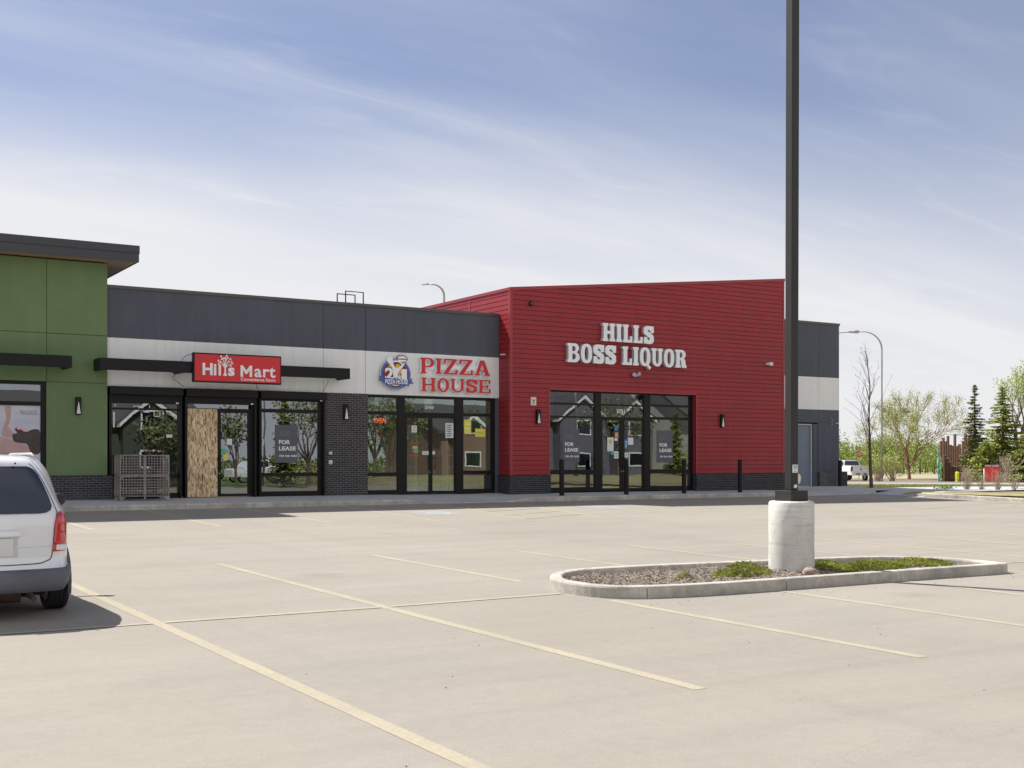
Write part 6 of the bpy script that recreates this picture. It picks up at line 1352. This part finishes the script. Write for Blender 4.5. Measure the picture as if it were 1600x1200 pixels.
# red board
u, v = place(1550, 97); z = at(u, v); t = thing('red_notice_board', 'bright red board with ROAD CLOSED heading among the shrubs', 'sign', (u, v, z))
obj('board', facing(MB().box(u - .62, u + .62, v - .03, v + .03, z + .12, z + 1.25), (u, v, z)), 'rsign', t); obj('heading', facing(MB().box(u - .62, u + .62, v - .04, v - .031, z + 1.25, z + 1.50), (u, v, z)), M('header_maroon', (.20, .03, .03), .5), t)
vs_, fs_ = fit(text_mesh('ROAD CLOSED', .004, .02), u - .55, u + .55, z + 1.31, z + 1.44, v - .046); mb = MB(); mb.add(vs_, fs_); obj('lettering', facing(mb, (u, v, z)), 'textwhite', t)
obj('divider', facing(MB().box(u - .02, u + .02, v - .04, v - .031, z + .12, z + 1.249), (u, v, z)), M('divider_pink', (.8, .3, .25), .5), t)
for s in (-.64, .64): obj('post', facing(MB().box(u + s - .03, u + s + .03, v - .05, v + .05, z, z + 1.15 if s < 0 else z + 1.5), (u, v, z)), 'textwhite' if s < 0 else 'fence', t)
for px, h, lb in ((1510, 1.5, 'dry grey shrub left of the red board before the rail fence'), (1572, 2.6, 'tall dry grey shrub right of the red board')):
    bush('bare_shrub', lb, ghz(px, 99), h, 1.0, int(px), 'twig', 'leaf2', 30, 60, .05, 'dry shrubs by the rail fence')

# ------------------------------------------------------------------ the other side of the lot, seen mirrored in the shop glass
def mir(px, Vt, yp=35.7):   # ground point whose mirror image in the shop fronts has this bearing and depth
    a = (px - 800) / 1885; k_ = (math.sin(TH) + a * math.cos(TH)) / (math.cos(TH) - a * math.sin(TH)); return (k_ * Vt, 2 * yp - Vt)
def house(x0, x1, y0, y1, he, hr, wall, label, gables=((.5, .3),)):
    z = -.2; t = thing('house', label, 'house', ((x0 + x1) / 2, (y0 + y1) / 2, z), 'houses across the street behind the photographer')
    obj('wall', MB().box(x0, x1, y0, y1, z, he), wall, t); ym = (y0 + y1) / 2
    r = MB(); r.prism([(y0 - .5, he - .1), (ym, hr), (y1 + .5, he - .1), (y1 + .5, he + .15), (ym, hr + .25), (y0 - .5, he + .15)], x0 - .5, x1 + .5, 'x'); rf_ = obj('roof', r, 'shingle', t)
    gb_ = MB(); gb_.prism([(y0, he - .1), (ym, hr - .05), (y1, he - .1)], x0 + .01, x1 - .01, 'x'); obj('gable', gb_, wall, t)
    for c, w in gables:
        gx = x0 + (x1 - x0) * c; hw = (x1 - x0) * w / 2; gp = MB(); gp.prism([(gx - hw, 0), (gx + hw, 0), (gx + hw, he + .0), (gx, he + hw * .75), (gx - hw, he)], y1 + .02, y1 + 1.2); obj('gable_front', gp, wall, t)
        tm = MB(); tm.prism([(gx - hw - .35, he - .25), (gx, he + hw * .75 + .05), (gx + hw + .35, he - .25), (gx + hw + .35, he + .05), (gx, he + hw * .75 + .38), (gx - hw - .35, he + .05)], y1 + .2, y1 + 1.45); obj('gable_trim', tm, 'trimw', t)
        rr2 = MB(); rr2.prism([(gx - hw - .4, he + .05), (gx, he + hw * .75 + .4), (gx + hw + .4, he + .05), (gx + hw + .4, he + .12), (gx, he + hw * .75 + .5), (gx - hw - .4, he + .12)], ym, y1 + 1.5); obj('gable_roof', rr2, 'shingle', t)
        for zz_ in (1.2, 4.0):
            w_ = MB(); w_.box(gx - .8, gx + .8, y1 + 1.2, y1 + 1.26, zz_, zz_ + 1.3); wo = obj('window', w_, 'trimw', t); obj('pane', MB().box(gx - .68, gx + .68, y1 + 1.262, y1 + 1.27, zz_ + .12, zz_ + 1.18), 'glassblack', wo)
    for fx in (.15, .85):
        if all(abs(fx - c) > w * .55 for c, w in gables):
            gx = x0 + (x1 - x0) * fx
            for zz_ in (1.2, 4.0): wo = obj('window', MB().box(gx - .6, gx + .6, y1, y1 + .06, zz_, zz_ + 1.3), 'trimw', t); obj('pane', MB().box(gx - .5, gx + .5, y1 + .062, y1 + .07, zz_ + .1, zz_ + 1.2), 'glassblack', wo)
    return t
house(49, 57, -30, -19, 4.2, 6.6, 'house3', 'brown two storey house with white gables behind the photographer', ((.3, .4), (.8, .25)))
house(58.5, 70, -29, -18, 5.4, 8.6, 'house1', 'slate grey house with twin white trimmed gables behind the photographer', ((.25, .42), (.75, .35)))
house(73, 86, -27, -16, 5.6, 9.0, 'house2', 'cream sided house with a wide gable behind the photographer', ((.45, .5),))
for i, (px, Vt, h, lf, lb) in enumerate(((445, 84, 6.6, 'needle', 'dark evergreen'), (372, 86, 5.6, 'leaf4', 'leafy maple'), (482, 87, 7.6, 'leaf4', 'leafy birch'), (585, 85, 8.4, 'leaf4', 'tall leafy ash'), (612, 84, 6.8, 'leaf4', 'rounded elm'), (955, 83, 7.2, 'leaf4', 'leafy linden'), (1045, 83, 6.2, 'needle', 'dark cone evergreen'), (740, 92, 6.0, 'leaf4', 'slim green aspen'), (250, 84, 4.8, 'leaf4', 'low leafy plum'))):
    u, v = mir(px, Vt); b = (u, v, -.12)
    if lf == 'needle': o = spruce(lb + ' behind the photographer seen mirrored in the shop glass', b, h, 1.5, 90 + i, 'needle', .7); o['group'] = 'trees across the lot behind the photographer'
    else: make_tree('street_tree', lb + ' behind the photographer seen mirrored in the shop glass', 'tree', b, h, 90 + i, 'bark', lf, trunk=.25, n_limb=6, depth=3, spread=.5, lsize=.14, per_tip=6, lrad=.65, limb_len=.30, group='trees across the lot behind the photographer')
hd = MB(); q = random.Random(5)
for px in range(180, 700, 7): u, v = mir(px, 108 + q.uniform(-2, 2)); leaves(hd, (u, v, .9), (1.5, 1.2, 1.3), 70, .2, q)
tag(obj('hedge', hd, 'leaf4'), 'long clipped green hedge behind the photographer', 'hedge', kind='stuff')
vl = MB(); vl.grid([[(u, v, -.12) for u in lin(-40, 110, 6)] for v in (-60, -40, -9.25)]); struct('front_lawn', vl, M('lawn', (.10, .16, .04), .9, var=.2, vs=.5))
u, v = mir(452, 99); c = copy_tree(pk); c.location = (u, v, -.12); c.rotation_euler = (0, 0, R(82)); c['label'] = 'white pickup truck behind the photographer mirrored in the mart window'
house(14, 27, -27, -15, 4.4, 6.6, 'house4', 'dark olive bungalow with pale eaves behind the photographer', ((.7, .3),))
u, v = mir(414, 81); lm = davit('curved street lamp behind the photographer mirrored in the mart window', (u, v, gz(v)), 7.4, 1.0, 0, r=.10)
u, v = mir(900, 81, 35.2); davit('curved street lamp behind the photographer mirrored in the red shop window', (u, v, gz(v)), 8.6, 2.0, 0, r=.11)
